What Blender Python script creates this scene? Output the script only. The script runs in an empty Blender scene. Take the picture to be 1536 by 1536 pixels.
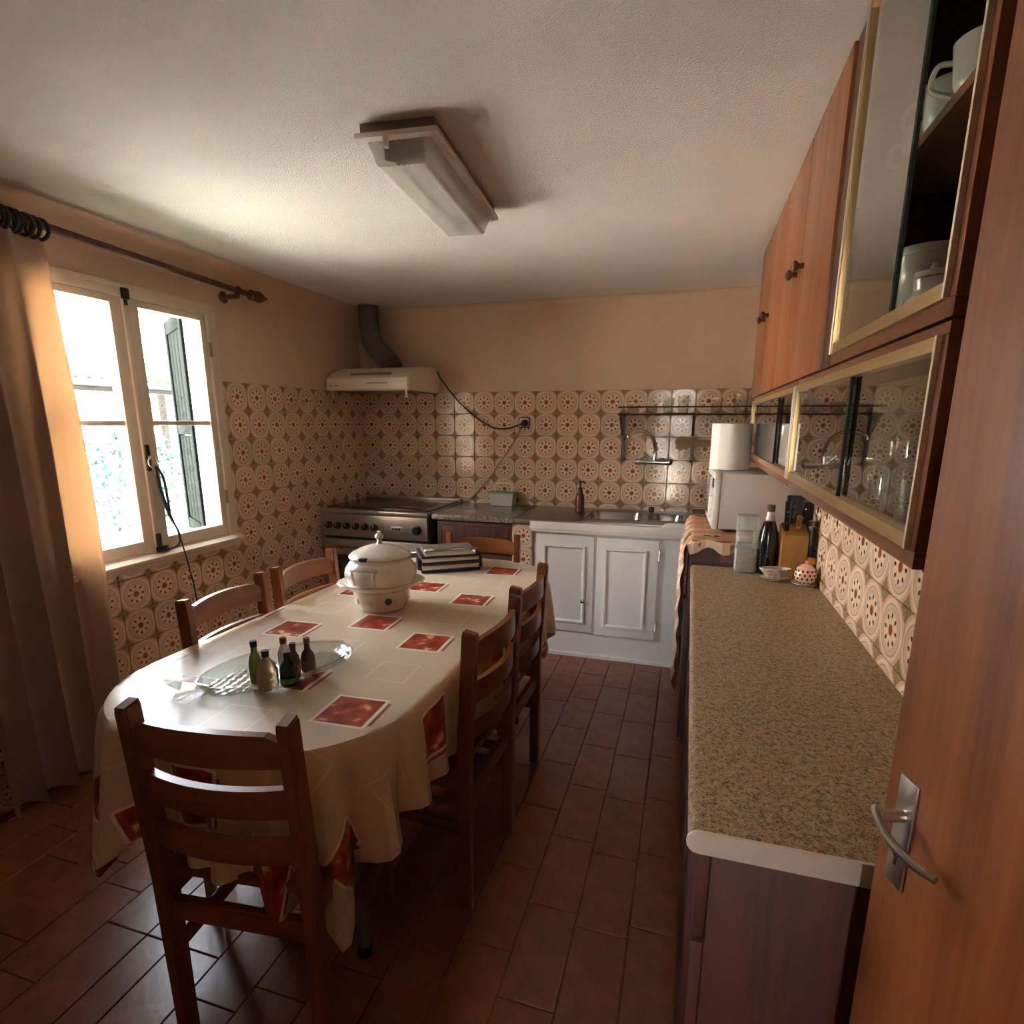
import bpy, bmesh, math, random
from mathutils import Vector, Matrix, Euler
random.seed(7)
PI = math.pi
scene = bpy.context.scene
C = scene.collection
# ---------------------------------------------------------------- camera
FPX, SX, SY = 857.52, 2.93, 60.33
yaw, pitch, roll = -0.2944, -0.2230, 0.0014
cp_ = math.cos(pitch)
fw = Vector((math.sin(yaw) * cp_, math.cos(yaw) * cp_, math.sin(pitch)))
rt = Vector((math.cos(yaw), -math.sin(yaw), 0))
up = rt.cross(fw)
r2 = math.cos(roll) * rt + math.sin(roll) * up
u2 = -math.sin(roll) * rt + math.cos(roll) * up
cam = bpy.data.cameras.new('camera')
cam_o = bpy.data.objects.new('camera', cam); C.objects.link(cam_o)
mw = Matrix((r2, u2, -fw)).transposed().to_4x4()
mw.translation = Vector((2.3831, -3.9195, 1.4403))
cam_o.matrix_world = mw
cam.sensor_width = 36; cam.lens = FPX / 1536 * 36
cam.shift_x = -SX / 1536; cam.shift_y = SY / 1536
cam.clip_start = 0.02
scene.camera = cam_o
# ---------------------------------------------------------------- light
scene.view_settings.view_transform = 'Standard'
scene.view_settings.look = 'None'
scene.view_settings.gamma = 1
scene.view_settings.use_curve_mapping = False
scene.view_settings.exposure = 4.48
world = bpy.data.worlds.new('world'); scene.world = world
world.use_nodes = True
wn = world.node_tree.nodes; wl = world.node_tree.links
bg = wn['Background']
sky = wn.new('ShaderNodeTexSky'); sky.sky_type = 'NISHITA'
sky.sun_disc = False; sky.sun_elevation = math.radians(46); sky.sun_rotation = math.radians(80)
sky.air_density = 1.0; sky.dust_density = 2.5; sky.ozone_density = 1.0
hz_ = wn.new('ShaderNodeHueSaturation'); hz_.inputs['Saturation'].default_value = .28      # hazy, whitish summer sky
wl.new(sky.outputs[0], hz_.inputs['Color']); wl.new(hz_.outputs[0], bg.inputs[0]); bg.inputs[1].default_value = 0.50
sun = bpy.data.lights.new('sun', 'SUN'); sun.energy = 10.0; sun.angle = math.radians(0.6); sun.color = (1, .95, .86)
sun_o = bpy.data.objects.new('sun', sun); C.objects.link(sun_o)
sun_dir = Vector((-0.69, 0.10, -0.72)).normalized()      # over the house roof, down onto the garden
sun_o.rotation_euler = sun_dir.to_track_quat('-Z', 'Y').to_euler(); sun_o.location = (6, -3, 9)
# portal in the window opening (guides sky sampling, gives off nothing itself)
po = bpy.data.lights.new('window_portal', 'AREA'); po.shape = 'RECTANGLE'; po.size = 1.2; po.size_y = .96
po.cycles.is_portal = True
po_o = bpy.data.objects.new('window_portal', po); C.objects.link(po_o)
po_o.location = (-0.14, -1.88, 1.40); po_o.rotation_euler = (0, -PI / 2, 0)
cy = scene.cycles
cy.max_bounces = 14; cy.diffuse_bounces = 7; cy.glossy_bounces = 5; cy.transmission_bounces = 10; cy.transparent_max_bounces = 24
cy.caustics_reflective = False; cy.caustics_refractive = False
cy.sample_clamp_indirect = 8.0; cy.use_denoising = True
# ---------------------------------------------------------------- materials
MATS = {}
def nd(nt, t, **kw):
    n = nt.nodes.new(t)
    for k, v in kw.items(): setattr(n, k, v)
    return n
def mat(name, col, rough=.5, metal=0., coat=0., spec=.5, var=0., vscale=8., bump=0., bscale=60., stretch=(1, 1, 1), col2=None, trans=0., ior=1.45, emis=None):
    if name in MATS: return MATS[name]
    m = bpy.data.materials.new(name); m.use_nodes = True
    nt = m.node_tree; p = nt.nodes['Principled BSDF']
    p.inputs['Base Color'].default_value = (*col, 1)
    p.inputs['Roughness'].default_value = rough; p.inputs['Metallic'].default_value = metal
    p.inputs['Coat Weight'].default_value = coat; p.inputs['Coat Roughness'].default_value = .08
    p.inputs['Specular IOR Level'].default_value = spec
    p.inputs['Transmission Weight'].default_value = trans; p.inputs['IOR'].default_value = ior
    tc = nd(nt, 'ShaderNodeTexCoord'); mp = nd(nt, 'ShaderNodeMapping')
    mp.inputs['Scale'].default_value = stretch
    nt.links.new(tc.outputs['Object'], mp.inputs[0])
    if var or col2:
        n = nd(nt, 'ShaderNodeTexNoise'); n.inputs['Scale'].default_value = vscale; n.inputs['Detail'].default_value = 6
        n.inputs['Roughness'].default_value = .6
        nt.links.new(mp.outputs[0], n.inputs['Vector'])
        cr = nd(nt, 'ShaderNodeValToRGB')
        c2 = col2 or tuple(max(0, c * (1 - var)) for c in col)
        cr.color_ramp.elements[0].position = .34; cr.color_ramp.elements[1].position = .66
        cr.color_ramp.elements[0].color = (*c2, 1); cr.color_ramp.elements[1].color = (*col, 1)
        nt.links.new(n.outputs['Fac'], cr.inputs[0]); nt.links.new(cr.outputs[0], p.inputs['Base Color'])
    if bump:
        n = nd(nt, 'ShaderNodeTexNoise'); n.inputs['Scale'].default_value = bscale; n.inputs['Detail'].default_value = 4
        nt.links.new(mp.outputs[0], n.inputs['Vector'])
        b = nd(nt, 'ShaderNodeBump'); b.inputs['Strength'].default_value = bump; b.inputs['Distance'].default_value = .004
        nt.links.new(n.outputs['Fac'], b.inputs['Height']); nt.links.new(b.outputs[0], p.inputs['Normal'])
    if emis:
        p.inputs['Emission Color'].default_value = (*emis[:3], 1); p.inputs['Emission Strength'].default_value = emis[3]
    MATS[name] = m
    return m
def wood(name, dark, light, axis=2, rough=.35, scale=14., coat=.2, fine=.5):
    """long grain along one local axis"""
    if name in MATS: return MATS[name]
    m = bpy.data.materials.new(name); m.use_nodes = True; nt = m.node_tree; p = nt.nodes['Principled BSDF']
    p.inputs['Roughness'].default_value = rough; p.inputs['Coat Weight'].default_value = coat; p.inputs['Coat Roughness'].default_value = .2
    tc = nd(nt, 'ShaderNodeTexCoord'); oi = nd(nt, 'ShaderNodeObjectInfo')
    ad = nd(nt, 'ShaderNodeVectorMath', operation='ADD'); mu = nd(nt, 'ShaderNodeMath', operation='MULTIPLY'); mu.inputs[1].default_value = 7
    nt.links.new(oi.outputs['Random'], mu.inputs[0]); nt.links.new(tc.outputs['Object'], ad.inputs[0]); nt.links.new(mu.outputs[0], ad.inputs[1])
    mp = nd(nt, 'ShaderNodeMapping'); s = [1, 1, 1]; s[axis] = .06
    mp.inputs['Scale'].default_value = s; nt.links.new(ad.outputs[0], mp.inputs[0])
    n = nd(nt, 'ShaderNodeTexNoise'); n.inputs['Scale'].default_value = scale; n.inputs['Detail'].default_value = 8; n.inputs['Roughness'].default_value = .65; n.inputs['Distortion'].default_value = .6
    n2 = nd(nt, 'ShaderNodeTexNoise'); n2.inputs['Scale'].default_value = scale * 9; n2.inputs['Detail'].default_value = 3
    nt.links.new(mp.outputs[0], n.inputs['Vector']); nt.links.new(mp.outputs[0], n2.inputs['Vector'])
    mx = nd(nt, 'ShaderNodeMath', operation='MULTIPLY_ADD'); mx.inputs[1].default_value = fine * .45
    nt.links.new(n2.outputs['Fac'], mx.inputs[0]); 
    mb = nd(nt, 'ShaderNodeMath', operation='SUBTRACT'); mb.inputs[1].default_value = fine * .225
    nt.links.new(n.outputs['Fac'], mb.inputs[0]); nt.links.new(mb.outputs[0], mx.inputs[2])
    cr = nd(nt, 'ShaderNodeValToRGB'); e = cr.color_ramp.elements
    e[0].position = .33; e[1].position = .68; e[0].color = (*dark, 1); e[1].color = (*light, 1)
    nt.links.new(mx.outputs[0], cr.inputs[0]); nt.links.new(cr.outputs[0], p.inputs['Base Color'])
    b = nd(nt, 'ShaderNodeBump'); b.inputs['Strength'].default_value = .12; b.inputs['Distance'].default_value = .002
    nt.links.new(n2.outputs['Fac'], b.inputs['Height']); nt.links.new(b.outputs[0], p.inputs['Normal'])
    MATS[name] = m
    return m
def thin_glass(name, tint=(1, 1, 1), refl=1.0, haze=0., rough=0.0, ior=1.5):
    """thin clear wall: straight-through light plus Fresnel reflection (haze = share of milky scatter)"""
    if name in MATS: return MATS[name]
    m = bpy.data.materials.new(name); m.use_nodes = True; nt = m.node_tree
    out = nt.nodes['Material Output']; nt.nodes.remove(nt.nodes['Principled BSDF'])
    tr = nd(nt, 'ShaderNodeBsdfTransparent'); tr.inputs[0].default_value = (*tint, 1)
    gl = nd(nt, 'ShaderNodeBsdfGlossy'); gl.inputs['Roughness'].default_value = rough; gl.inputs[0].default_value = (1, 1, 1, 1)
    fr = nd(nt, 'ShaderNodeFresnel'); fr.inputs[0].default_value = ior
    mu = nd(nt, 'ShaderNodeMath', operation='MULTIPLY', use_clamp=True); mu.inputs[1].default_value = refl
    nt.links.new(fr.outputs[0], mu.inputs[0])
    ge = nd(nt, 'ShaderNodeNewGeometry'); inv = nd(nt, 'ShaderNodeMath', operation='SUBTRACT'); inv.inputs[0].default_value = 1   # reflect on the outer skin only
    nt.links.new(ge.outputs['Backfacing'], inv.inputs[1])
    mu2 = nd(nt, 'ShaderNodeMath', operation='MULTIPLY'); nt.links.new(mu.outputs[0], mu2.inputs[0]); nt.links.new(inv.outputs[0], mu2.inputs[1])
    mx = nd(nt, 'ShaderNodeMixShader'); nt.links.new(mu2.outputs[0], mx.inputs[0])
    last = tr.outputs[0]
    if haze:
        df = nd(nt, 'ShaderNodeBsdfDiffuse'); df.inputs[0].default_value = (.85, .87, .85, 1)
        m2 = nd(nt, 'ShaderNodeMixShader'); m2.inputs[0].default_value = haze
        nt.links.new(tr.outputs[0], m2.inputs[1]); nt.links.new(df.outputs[0], m2.inputs[2]); last = m2.outputs[0]
    nt.links.new(last, mx.inputs[1]); nt.links.new(gl.outputs[0], mx.inputs[2]); nt.links.new(mx.outputs[0], out.inputs[0])
    MATS[name] = m
    return m
def cloth_mat(name, col, transl=.35, tcol=None, rough=.9, bump=.2):
    if name in MATS: return MATS[name]
    m = bpy.data.materials.new(name); m.use_nodes = True; nt = m.node_tree
    p = nt.nodes['Principled BSDF']; out = nt.nodes['Material Output']
    p.inputs['Base Color'].default_value = (*col, 1); p.inputs['Roughness'].default_value = rough; p.inputs['Specular IOR Level'].default_value = .15
    t = nd(nt, 'ShaderNodeBsdfTranslucent'); t.inputs[0].default_value = (*(tcol or col), 1)
    mx = nd(nt, 'ShaderNodeMixShader'); mx.inputs[0].default_value = transl
    nt.links.new(p.outputs[0], mx.inputs[1]); nt.links.new(t.outputs[0], mx.inputs[2]); nt.links.new(mx.outputs[0], out.inputs[0])
    tc = nd(nt, 'ShaderNodeTexCoord'); n = nd(nt, 'ShaderNodeTexNoise'); n.inputs['Scale'].default_value = 350
    b = nd(nt, 'ShaderNodeBump'); b.inputs['Strength'].default_value = bump; b.inputs['Distance'].default_value = .001
    nt.links.new(tc.outputs['Object'], n.inputs['Vector']); nt.links.new(n.outputs['Fac'], b.inputs['Height']); nt.links.new(b.outputs[0], p.inputs['Normal'])
    MATS[name] = m
    return m
class G:
    """tiny node-expression helper"""
    def __init__(s, nt): s.nt = nt
    def m(s, op, a, b=None, c=None, clamp=False):
        n = nd(s.nt, 'ShaderNodeMath', operation=op, use_clamp=clamp)
        for i, v in enumerate((a, b, c)):
            if v is None: continue
            if isinstance(v, (int, float)): n.inputs[i].default_value = v
            else: s.nt.links.new(v, n.inputs[i])
        return n.outputs[0]
    def less(s, v, edge, soft=.006):      # 1 where v < edge
        n = nd(s.nt, 'ShaderNodeMapRange'); n.inputs[1].default_value = edge - soft; n.inputs[2].default_value = edge + soft
        n.inputs[3].default_value = 1; n.inputs[4].default_value = 0
        s.nt.links.new(v, n.inputs[0]); return n.outputs[0]
    def band(s, v, c, w, soft=.005): return s.less(s.m('ABSOLUTE', s.m('SUBTRACT', v, c)), w, soft)
    def mix(s, fac, a, b):
        n = nd(s.nt, 'ShaderNodeMix', data_type='RGBA')
        for i, v in ((0, fac), (6, a), (7, b)):
            if isinstance(v, (int, float)): n.inputs[i].default_value = v
            elif isinstance(v, tuple): n.inputs[i].default_value = (*v, 1)
            else: s.nt.links.new(v, n.inputs[i])
        return n.outputs[2]
def tile_mat(name='glazed_tile'):
    m = bpy.data.materials.new(name); m.use_nodes = True; nt = m.node_tree; p = nt.nodes['Principled BSDF']; g = G(nt)
    uv = nd(nt, 'ShaderNodeUVMap'); sp = nd(nt, 'ShaderNodeSeparateXYZ'); nt.links.new(uv.outputs[0], sp.inputs[0])
    x = g.m('SUBTRACT', sp.outputs[0], .5); y = g.m('SUBTRACT', sp.outputs[1], .5)
    r = g.m('SQRT', g.m('ADD', g.m('MULTIPLY', x, x), g.m('MULTIPLY', y, y)))
    th = g.m('ARCTAN2', y, x)
    k = g.m('ROUND', g.m('DIVIDE', th, PI / 4))
    ph = g.m('SUBTRACT', th, g.m('MULTIPLY', k, PI / 4))
    lx = g.m('MULTIPLY', r, g.m('COSINE', ph)); ly = g.m('MULTIPLY', r, g.m('SINE', ph))
    def dist(cx, sx=1., sy=1.):
        a = g.m('MULTIPLY', g.m('SUBTRACT', lx, cx), sx); b = g.m('MULTIPLY', ly, sy)
        return g.m('SQRT', g.m('ADD', g.m('MULTIPLY', a, a), g.m('MULTIPLY', b, b)))
    ax = g.m('SUBTRACT', .5, g.m('ABSOLUTE', x)); ay = g.m('SUBTRACT', .5, g.m('ABSOLUTE', y))
    # four-pointed diamond at each corner
    dia = g.m('ADD', g.m('POWER', g.m('MAXIMUM', ax, 1e-4), .8), g.m('POWER', g.m('MAXIMUM', ay, 1e-4), .8))
    tan = (.60, .39, .27); cream = (.73, .545, .41); inner = (.63, .46, .345); line = (.34, .24, .175)
    col = g.mix(g.less(r, .492, .008), tan, cream)
    col = g.mix(g.less(r, .415, .008), col, inner)
    col = g.mix(g.m('MULTIPLY', g.band(r, .405, .011), .85), col, line)
    col = g.mix(g.m('MULTIPLY', g.band(r, .325, .006), .5), col, line)
    col = g.mix(g.less(r, .275, .01), col, (.76, .585, .42))
    ph2 = g.m('ABSOLUTE', ph)
    # rays between the dots
    col = g.mix(g.m('MULTIPLY', g.less(dist(.165, 1.0, 2.1), .055, .012), .8), col, (.70, .46, .25))
    col = g.mix(g.less(dist(.232, .9, 1.1), .038, .006), col, (.085, .045, .03))
    col = g.mix(g.less(r, .105, .008), col, (.68, .42, .25))
    col = g.mix(g.less(r, .086, .008), col, (.27, .075, .035))
    col = g.mix(g.less(dia, .33, .012), col, (.30, .20, .115))
    cross = g.m('MULTIPLY', g.less(dia, .26, .01), g.less(g.m('ABSOLUTE', g.m('SUBTRACT', ax, ay)), .012, .006))
    col = g.mix(g.m('MULTIPLY', cross, .5), col, (.5, .36, .22))
    oi = nd(nt, 'ShaderNodeObjectInfo')
    vr = nd(nt, 'ShaderNodeMapRange'); vr.inputs[3].default_value = .90; vr.inputs[4].default_value = 1.05
    nt.links.new(oi.outputs['Random'], vr.inputs[0])
    hs = nd(nt, 'ShaderNodeHueSaturation'); nt.links.new(vr.outputs[0], hs.inputs['Value']); nt.links.new(col, hs.inputs['Color'])
    nt.links.new(hs.outputs[0], p.inputs['Base Color'])
    p.inputs['Roughness'].default_value = .10; p.inputs['Specular IOR Level'].default_value = .55
    n = nd(nt, 'ShaderNodeTexNoise'); n.inputs['Scale'].default_value = 9; nt.links.new(uv.outputs[0], n.inputs['Vector'])
    b = nd(nt, 'ShaderNodeBump'); b.inputs['Strength'].default_value = .05; b.inputs['Distance'].default_value = .01
    nt.links.new(n.outputs['Fac'], b.inputs['Height']); nt.links.new(b.outputs[0], p.inputs['Normal'])
    return m
def speckle(name, base, dark, light, scale=420, rough=.45):
    m = bpy.data.materials.new(name); m.use_nodes = True; nt = m.node_tree; p = nt.nodes['Principled BSDF']
    tc = nd(nt, 'ShaderNodeTexCoord')
    n = nd(nt, 'ShaderNodeTexNoise'); n.inputs['Scale'].default_value = scale; n.inputs['Detail'].default_value = 2
    n2 = nd(nt, 'ShaderNodeTexNoise'); n2.inputs['Scale'].default_value = scale * .35; n2.inputs['Detail'].default_value = 2
    for q in (n, n2): nt.links.new(tc.outputs['Object'], q.inputs['Vector'])
    ad = nd(nt, 'ShaderNodeMath', operation='MULTIPLY_ADD'); ad.inputs[1].default_value = .6
    mm = nd(nt, 'ShaderNodeMath', operation='MULTIPLY'); mm.inputs[1].default_value = .4
    nt.links.new(n2.outputs['Fac'], mm.inputs[0]); nt.links.new(n.outputs['Fac'], ad.inputs[0]); nt.links.new(mm.outputs[0], ad.inputs[2])
    cr = nd(nt, 'ShaderNodeValToRGB'); e = cr.color_ramp.elements
    e[0].position = .38; e[0].color = (*dark, 1); e[1].position = .6; e[1].color = (*light, 1)
    k = cr.color_ramp.elements.new(.48); k.color = (*base, 1)
    nt.links.new(ad.outputs[0], cr.inputs[0]); nt.links.new(cr.outputs[0], p.inputs['Base Color'])
    p.inputs['Roughness'].default_value = rough
    return m
def cloth_print(name, x0, y0, ang):
    """cream oilcloth: rows of outlined squares and fruit pictures, UV in metres on the flat cloth"""
    m = bpy.data.materials.new(name); m.use_nodes = True; nt = m.node_tree; p = nt.nodes['Principled BSDF']; g = G(nt)
    uv = nd(nt, 'ShaderNodeUVMap'); mp = nd(nt, 'ShaderNodeMapping'); mp.vector_type = 'TEXTURE'
    mp.inputs['Location'].default_value = (x0, y0, 0); mp.inputs['Rotation'].default_value = (0, 0, ang)
    nt.links.new(uv.outputs[0], mp.inputs[0]); sp = nd(nt, 'ShaderNodeSeparateXYZ'); nt.links.new(mp.outputs[0], sp.inputs[0])
    PX, PY = .245, .2325
    u = g.m('DIVIDE', sp.outputs[0], PX); i = g.m('ROUND', u)
    par = g.m('ABSOLUTE', g.m('MODULO', i, 2))
    v = g.m('DIVIDE', g.m('ADD', sp.outputs[1], g.m('MULTIPLY', par, -.13)), PY); j = g.m('ROUND', v)
    pj = g.m('ABSOLUTE', g.m('MODULO', j, 2))
    lx = g.m('MULTIPLY', g.m('SUBTRACT', u, i), PX); ly = g.m('MULTIPLY', g.m('SUBTRACT', v, j), PY)
    ax = g.m('ABSOLUTE', lx); ay = g.m('ABSOLUTE', ly); mxa = g.m('MAXIMUM', ax, ay)
    n = nd(nt, 'ShaderNodeTexNoise'); n.inputs['Scale'].default_value = 22; n.inputs['Detail'].default_value = 1.5; nt.links.new(uv.outputs[0], n.inputs['Vector'])
    cr = nd(nt, 'ShaderNodeValToRGB'); e = cr.color_ramp.elements
    e[0].position = .34; e[0].color = (.16, .018, .010, 1); e[1].position = .70; e[1].color = (.85, .55, .28, 1)
    k = cr.color_ramp.elements.new(.45); k.color = (.30, .030, .014, 1); k = cr.color_ramp.elements.new(.61); k.color = (.44, .075, .025, 1)
    nt.links.new(n.outputs['Fac'], cr.inputs[0])
    base = (.62, .485, .345); pale = (.74, .64, .52)
    n3 = nd(nt, 'ShaderNodeTexNoise'); n3.inputs['Scale'].default_value = 5; nt.links.new(uv.outputs[0], n3.inputs['Vector'])
    col = g.mix(g.m('MULTIPLY', n3.outputs['Fac'], .5), base, (.67, .54, .40))
    out_sq = g.band(mxa, .058, .0022, .0012)
    is_red = g.less(pj, .5, .01); not_red = g.m('SUBTRACT', 1, is_red)
    col = g.mix(g.m('MULTIPLY', g.m('MULTIPLY', out_sq, not_red), .55), col, (.84, .74, .60))
    col = g.mix(g.m('MULTIPLY', g.less(mxa, .072, .001), is_red), col, (.86, .79, .68))
    side = g.m('MULTIPLY', g.band(lx, .079, .004, .001), g.less(ay, .055, .002))
    col = g.mix(g.m('MULTIPLY', side, is_red), col, (.22, .03, .02))
    pic = g.m('MULTIPLY', g.less(mxa, .0635, .001), is_red)
    col = g.mix(pic, col, cr.outputs[0])
    nt.links.new(col, p.inputs['Base Color'])
    p.inputs['Roughness'].default_value = .33; p.inputs['Specular IOR Level'].default_value = .45
    nb = nd(nt, 'ShaderNodeTexNoise'); nb.inputs['Scale'].default_value = 9; nb.inputs['Detail'].default_value = 3; nt.links.new(uv.outputs[0], nb.inputs['Vector'])
    b = nd(nt, 'ShaderNodeBump'); b.inputs['Strength'].default_value = .25; b.inputs['Distance'].default_value = .01
    nt.links.new(nb.outputs['Fac'], b.inputs['Height']); nt.links.new(b.outputs[0], p.inputs['Normal'])
    return m
# ---------------------------------------------------------------- mesh helpers
def rootloc(o):
    v = Vector((0, 0, 0))
    while o is not None: v += Vector(o.location); o = o.parent
    return v
class B:
    def __init__(s): s.bm = bmesh.new(); s.uv = None
    def box(s, a, b, bev=0., seg=2):
        x0, y0, z0 = (min(p, q) for p, q in zip(a, b)); x1, y1, z1 = (max(p, q) for p, q in zip(a, b))
        v = [s.bm.verts.new(p) for p in ((x0, y0, z0), (x1, y0, z0), (x1, y1, z0), (x0, y1, z0), (x0, y0, z1), (x1, y0, z1), (x1, y1, z1), (x0, y1, z1))]
        f = [s.bm.faces.new([v[i] for i in q]) for q in ((3, 2, 1, 0), (4, 5, 6, 7), (0, 1, 5, 4), (1, 2, 6, 5), (2, 3, 7, 6), (3, 0, 4, 7))]
        if bev:
            es = list({e for q in f for e in q.edges})
            bmesh.ops.bevel(s.bm, geom=es, offset=bev, segments=seg, profile=.6, affect='EDGES')
        return s
    def obox(s, c, size, M=None, bev=0.):
        """box of a size, turned by matrix M, centred on c"""
        t = B().box((-size[0] / 2, -size[1] / 2, -size[2] / 2), (size[0] / 2, size[1] / 2, size[2] / 2), bev)
        mt = Matrix.Translation(c) @ (M.to_4x4() if M else Matrix.Identity(4))
        me = bpy.data.meshes.new('t'); bmesh.ops.transform(t.bm, matrix=mt, verts=t.bm.verts); t.bm.to_mesh(me); s.bm.from_mesh(me); bpy.data.meshes.remove(me); t.bm.free()
        return s
    def ring(s, c, r, n, M=None, sq=1., ph=0.):
        vs = []
        for i in range(n):
            a = 2 * PI * i / n + ph; p = Vector((r * math.cos(a), r * sq * math.sin(a), 0))
            vs.append(s.bm.verts.new(Vector(c) + (M @ p if M else p)))
        return vs
    def bridge(s, a, b):
        n = len(a)
        for i in range(n): s.bm.faces.new((a[i], a[(i + 1) % n], b[(i + 1) % n], b[i]))
    def lathe(s, prof, n=28, c=(0, 0, 0), M=None, cap0=True, cap1=True, sq=1., rf=None):
        rings = []
        for (r, z) in prof:
            cc = Vector(c) + (M @ Vector((0, 0, z)) if M else Vector((0, 0, z)))
            vs = s.ring(cc, max(r, 1e-4), n, M, sq)
            if rf:
                for i, v in enumerate(vs):
                    k = rf(2 * PI * i / n, r, z); d = v.co - cc; v.co = cc + d * k
            rings.append(vs)
        for a, b in zip(rings, rings[1:]): s.bridge(a, b)
        if cap0: s.bm.faces.new(list(reversed(rings[0])))
        if cap1: s.bm.faces.new(rings[-1])
        return s
    def cyl(s, p0, p1, r0, r1=None, n=16):
        p0 = Vector(p0); p1 = Vector(p1); d = p1 - p0; M = d.to_track_quat('Z', 'Y').to_matrix()
        return s.lathe([(r0, 0), (r0 if r1 is None else r1, d.length)], n, p0, M)
    def tube(s, pts, r, n=8, caps=True, closed=False):
        pts = [Vector(p) for p in pts]; m = len(pts); rings = []
        up0 = None
        for i, p in enumerate(pts):
            if closed: t = pts[(i + 1) % m] - pts[i - 1]
            else: t = pts[min(i + 1, m - 1)] - pts[max(i - 1, 0)]
            t.normalize()
            if up0 is None: up0 = Vector((0, 0, 1)) if abs(t.z) < .9 else Vector((1, 0, 0))
            a = t.cross(up0).normalized(); b = a.cross(t).normalized(); up0 = b
            rr = r[i] if isinstance(r, (list, tuple)) else r
            rings.append([s.bm.verts.new(p + a * rr * math.cos(2 * PI * k / n) + b * rr * math.sin(2 * PI * k / n)) for k in range(n)])
        for a, b in zip(rings, rings[1:]): s.bridge(b, a)
        if closed: s.bridge(rings[0], rings[-1])
        elif caps: s.bm.faces.new(rings[0]); s.bm.faces.new(list(reversed(rings[-1])))
        return s
    def prism(s, poly, f0, f1):
        """poly: list of 2d points; f0/f1 map (u, v) to the two end faces"""
        a = [s.bm.verts.new(f0(*p)) for p in poly]; b = [s.bm.verts.new(f1(*p)) for p in poly]
        s.bridge(a, b); s.bm.faces.new(list(reversed(a))); s.bm.faces.new(b)
        return s
    def sheet(s, P, uv=None, closed_u=False):
        nu, nv = len(P), len(P[0]); V = [[s.bm.verts.new(p) for p in row] for row in P]
        if uv and not s.uv: s.uv = s.bm.loops.layers.uv.new('UVMap')
        for i in range(nu if closed_u else nu - 1):
            for j in range(nv - 1):
                i2 = (i + 1) % nu
                f = s.bm.faces.new((V[i][j], V[i2][j], V[i2][j + 1], V[i][j + 1]))
                if uv:
                    for l, q in zip(f.loops, ((i, j), (i2, j), (i2, j + 1), (i, j + 1))): l[s.uv].uv = uv[q[0]][q[1]]
        return V
    def mesh(s, name, smooth=35, fix=True):
        if fix: bmesh.ops.recalc_face_normals(s.bm, faces=s.bm.faces)
        me = bpy.data.meshes.new(name); s.bm.to_mesh(me); s.bm.free()
        if smooth:
            me.shade_smooth(); me.set_sharp_from_angle(angle=math.radians(smooth))
        return me
    def build(s, name, m, parent=None, world=False, smooth=35, fix=True):
        me = s.mesh(name, smooth, fix); me.materials.append(m)
        o = bpy.data.objects.new(name, me); C.objects.link(o)
        if parent is not None:
            o.parent = parent
            if world: me.transform(Matrix.Translation(-rootloc(parent)))
        return o
def tag(o, label=None, cat=None, group=None, kind=None):
    if label: o['label'] = label
    if cat: o['category'] = cat
    if group: o['group'] = group
    if kind: o['kind'] = kind
    return o
def thing(name, label, cat, loc=(0, 0, 0), rz=0., group=None, kind=None):
    o = bpy.data.objects.new(name, None); o.empty_display_size = .05; C.objects.link(o); o.location = loc; o.rotation_euler = (0, 0, rz)
    return tag(o, label, cat, group, kind)
def single(b, name, m, label, cat, loc=None, rz=0., group=None, smooth=35):
    """a thing of one mesh, built around its own base point"""
    o = b.build(name, m, None, smooth=smooth)
    if loc: o.location = loc; o.rotation_euler = (0, 0, rz)
    return tag(o, label, cat, group)
def copy_tree(o, parent=None):
    c = o.copy(); C.objects.link(c); c.parent = parent
    for ch in list(o.children): copy_tree(ch, c)
    return c
def bez(pts, n=12):
    """Catmull-Rom through points"""
    P = [Vector(p) for p in pts]; P = [2 * P[0] - P[1]] + P + [2 * P[-1] - P[-2]]; out = []
    for i in range(1, len(P) - 2):
        for k in range(n):
            t = k / n; a, b, c, d = P[i - 1:i + 3]
            out.append(.5 * ((2 * b) + (c - a) * t + (2 * a - 5 * b + 4 * c - d) * t * t + (3 * b - a - 3 * c + d) * t ** 3))
    out.append(P[-2]); return out
# palette
plaster = mat('wall_plaster', (.64, .475, .345), .85, var=.10, vscale=3, bump=.35, bscale=90)
ceil_m = mat('ceiling_plaster', (.72, .69, .65), .9, var=.06, vscale=2.5, bump=.8, bscale=210)
tile_m = tile_mat()
floor_m = mat('terracotta_floor_tile', (.27, .098, .042), .26, spec=.5, col2=(.20, .068, .028), vscale=14, bump=.12, bscale=45)
grout_m = mat('floor_grout', (.17, .064, .032), .95, spec=.1)
mahog = wood('mahogany_upright', (.13, .034, .010), (.31, .098, .027), 2, .38, 16, .08)
mahog_y = wood('mahogany_lengthwise', (.10, .030, .011), (.26, .09, .032), 1, .3, 16, .25)
mahog_d = wood('dark_mahogany', (.045, .012, .006), (.115, .029, .013), 2, .5, 16, .0)
door_w = wood('sapele_door', (.14, .034, .009), (.33, .105, .026), 2, .4, 11, .08)
chair_w = wood('stained_beech', (.13, .034, .009), (.25, .074, .017), 2, .34, 13, .3)
chair_wx = wood('stained_beech_crosswise', (.13, .034, .009), (.25, .074, .017), 0, .34, 13, .3)
chair_wy = wood('stained_beech_lengthwise', (.13, .034, .009), (.25, .074, .017), 1, .34, 13, .3)
win_m = mat('cream_window_paint', (.66, .56, .44), .45, var=.08, vscale=10)
white_p = mat('white_gloss_paint', (.74, .70, .64), .35, var=.04, vscale=6)
steel = mat('brushed_steel', (.50, .46, .42), .32, 1., bump=.05, bscale=200, stretch=(.05, 1, 1))
chrome = mat('chrome', (.60, .58, .55), .12, 1.)
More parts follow.
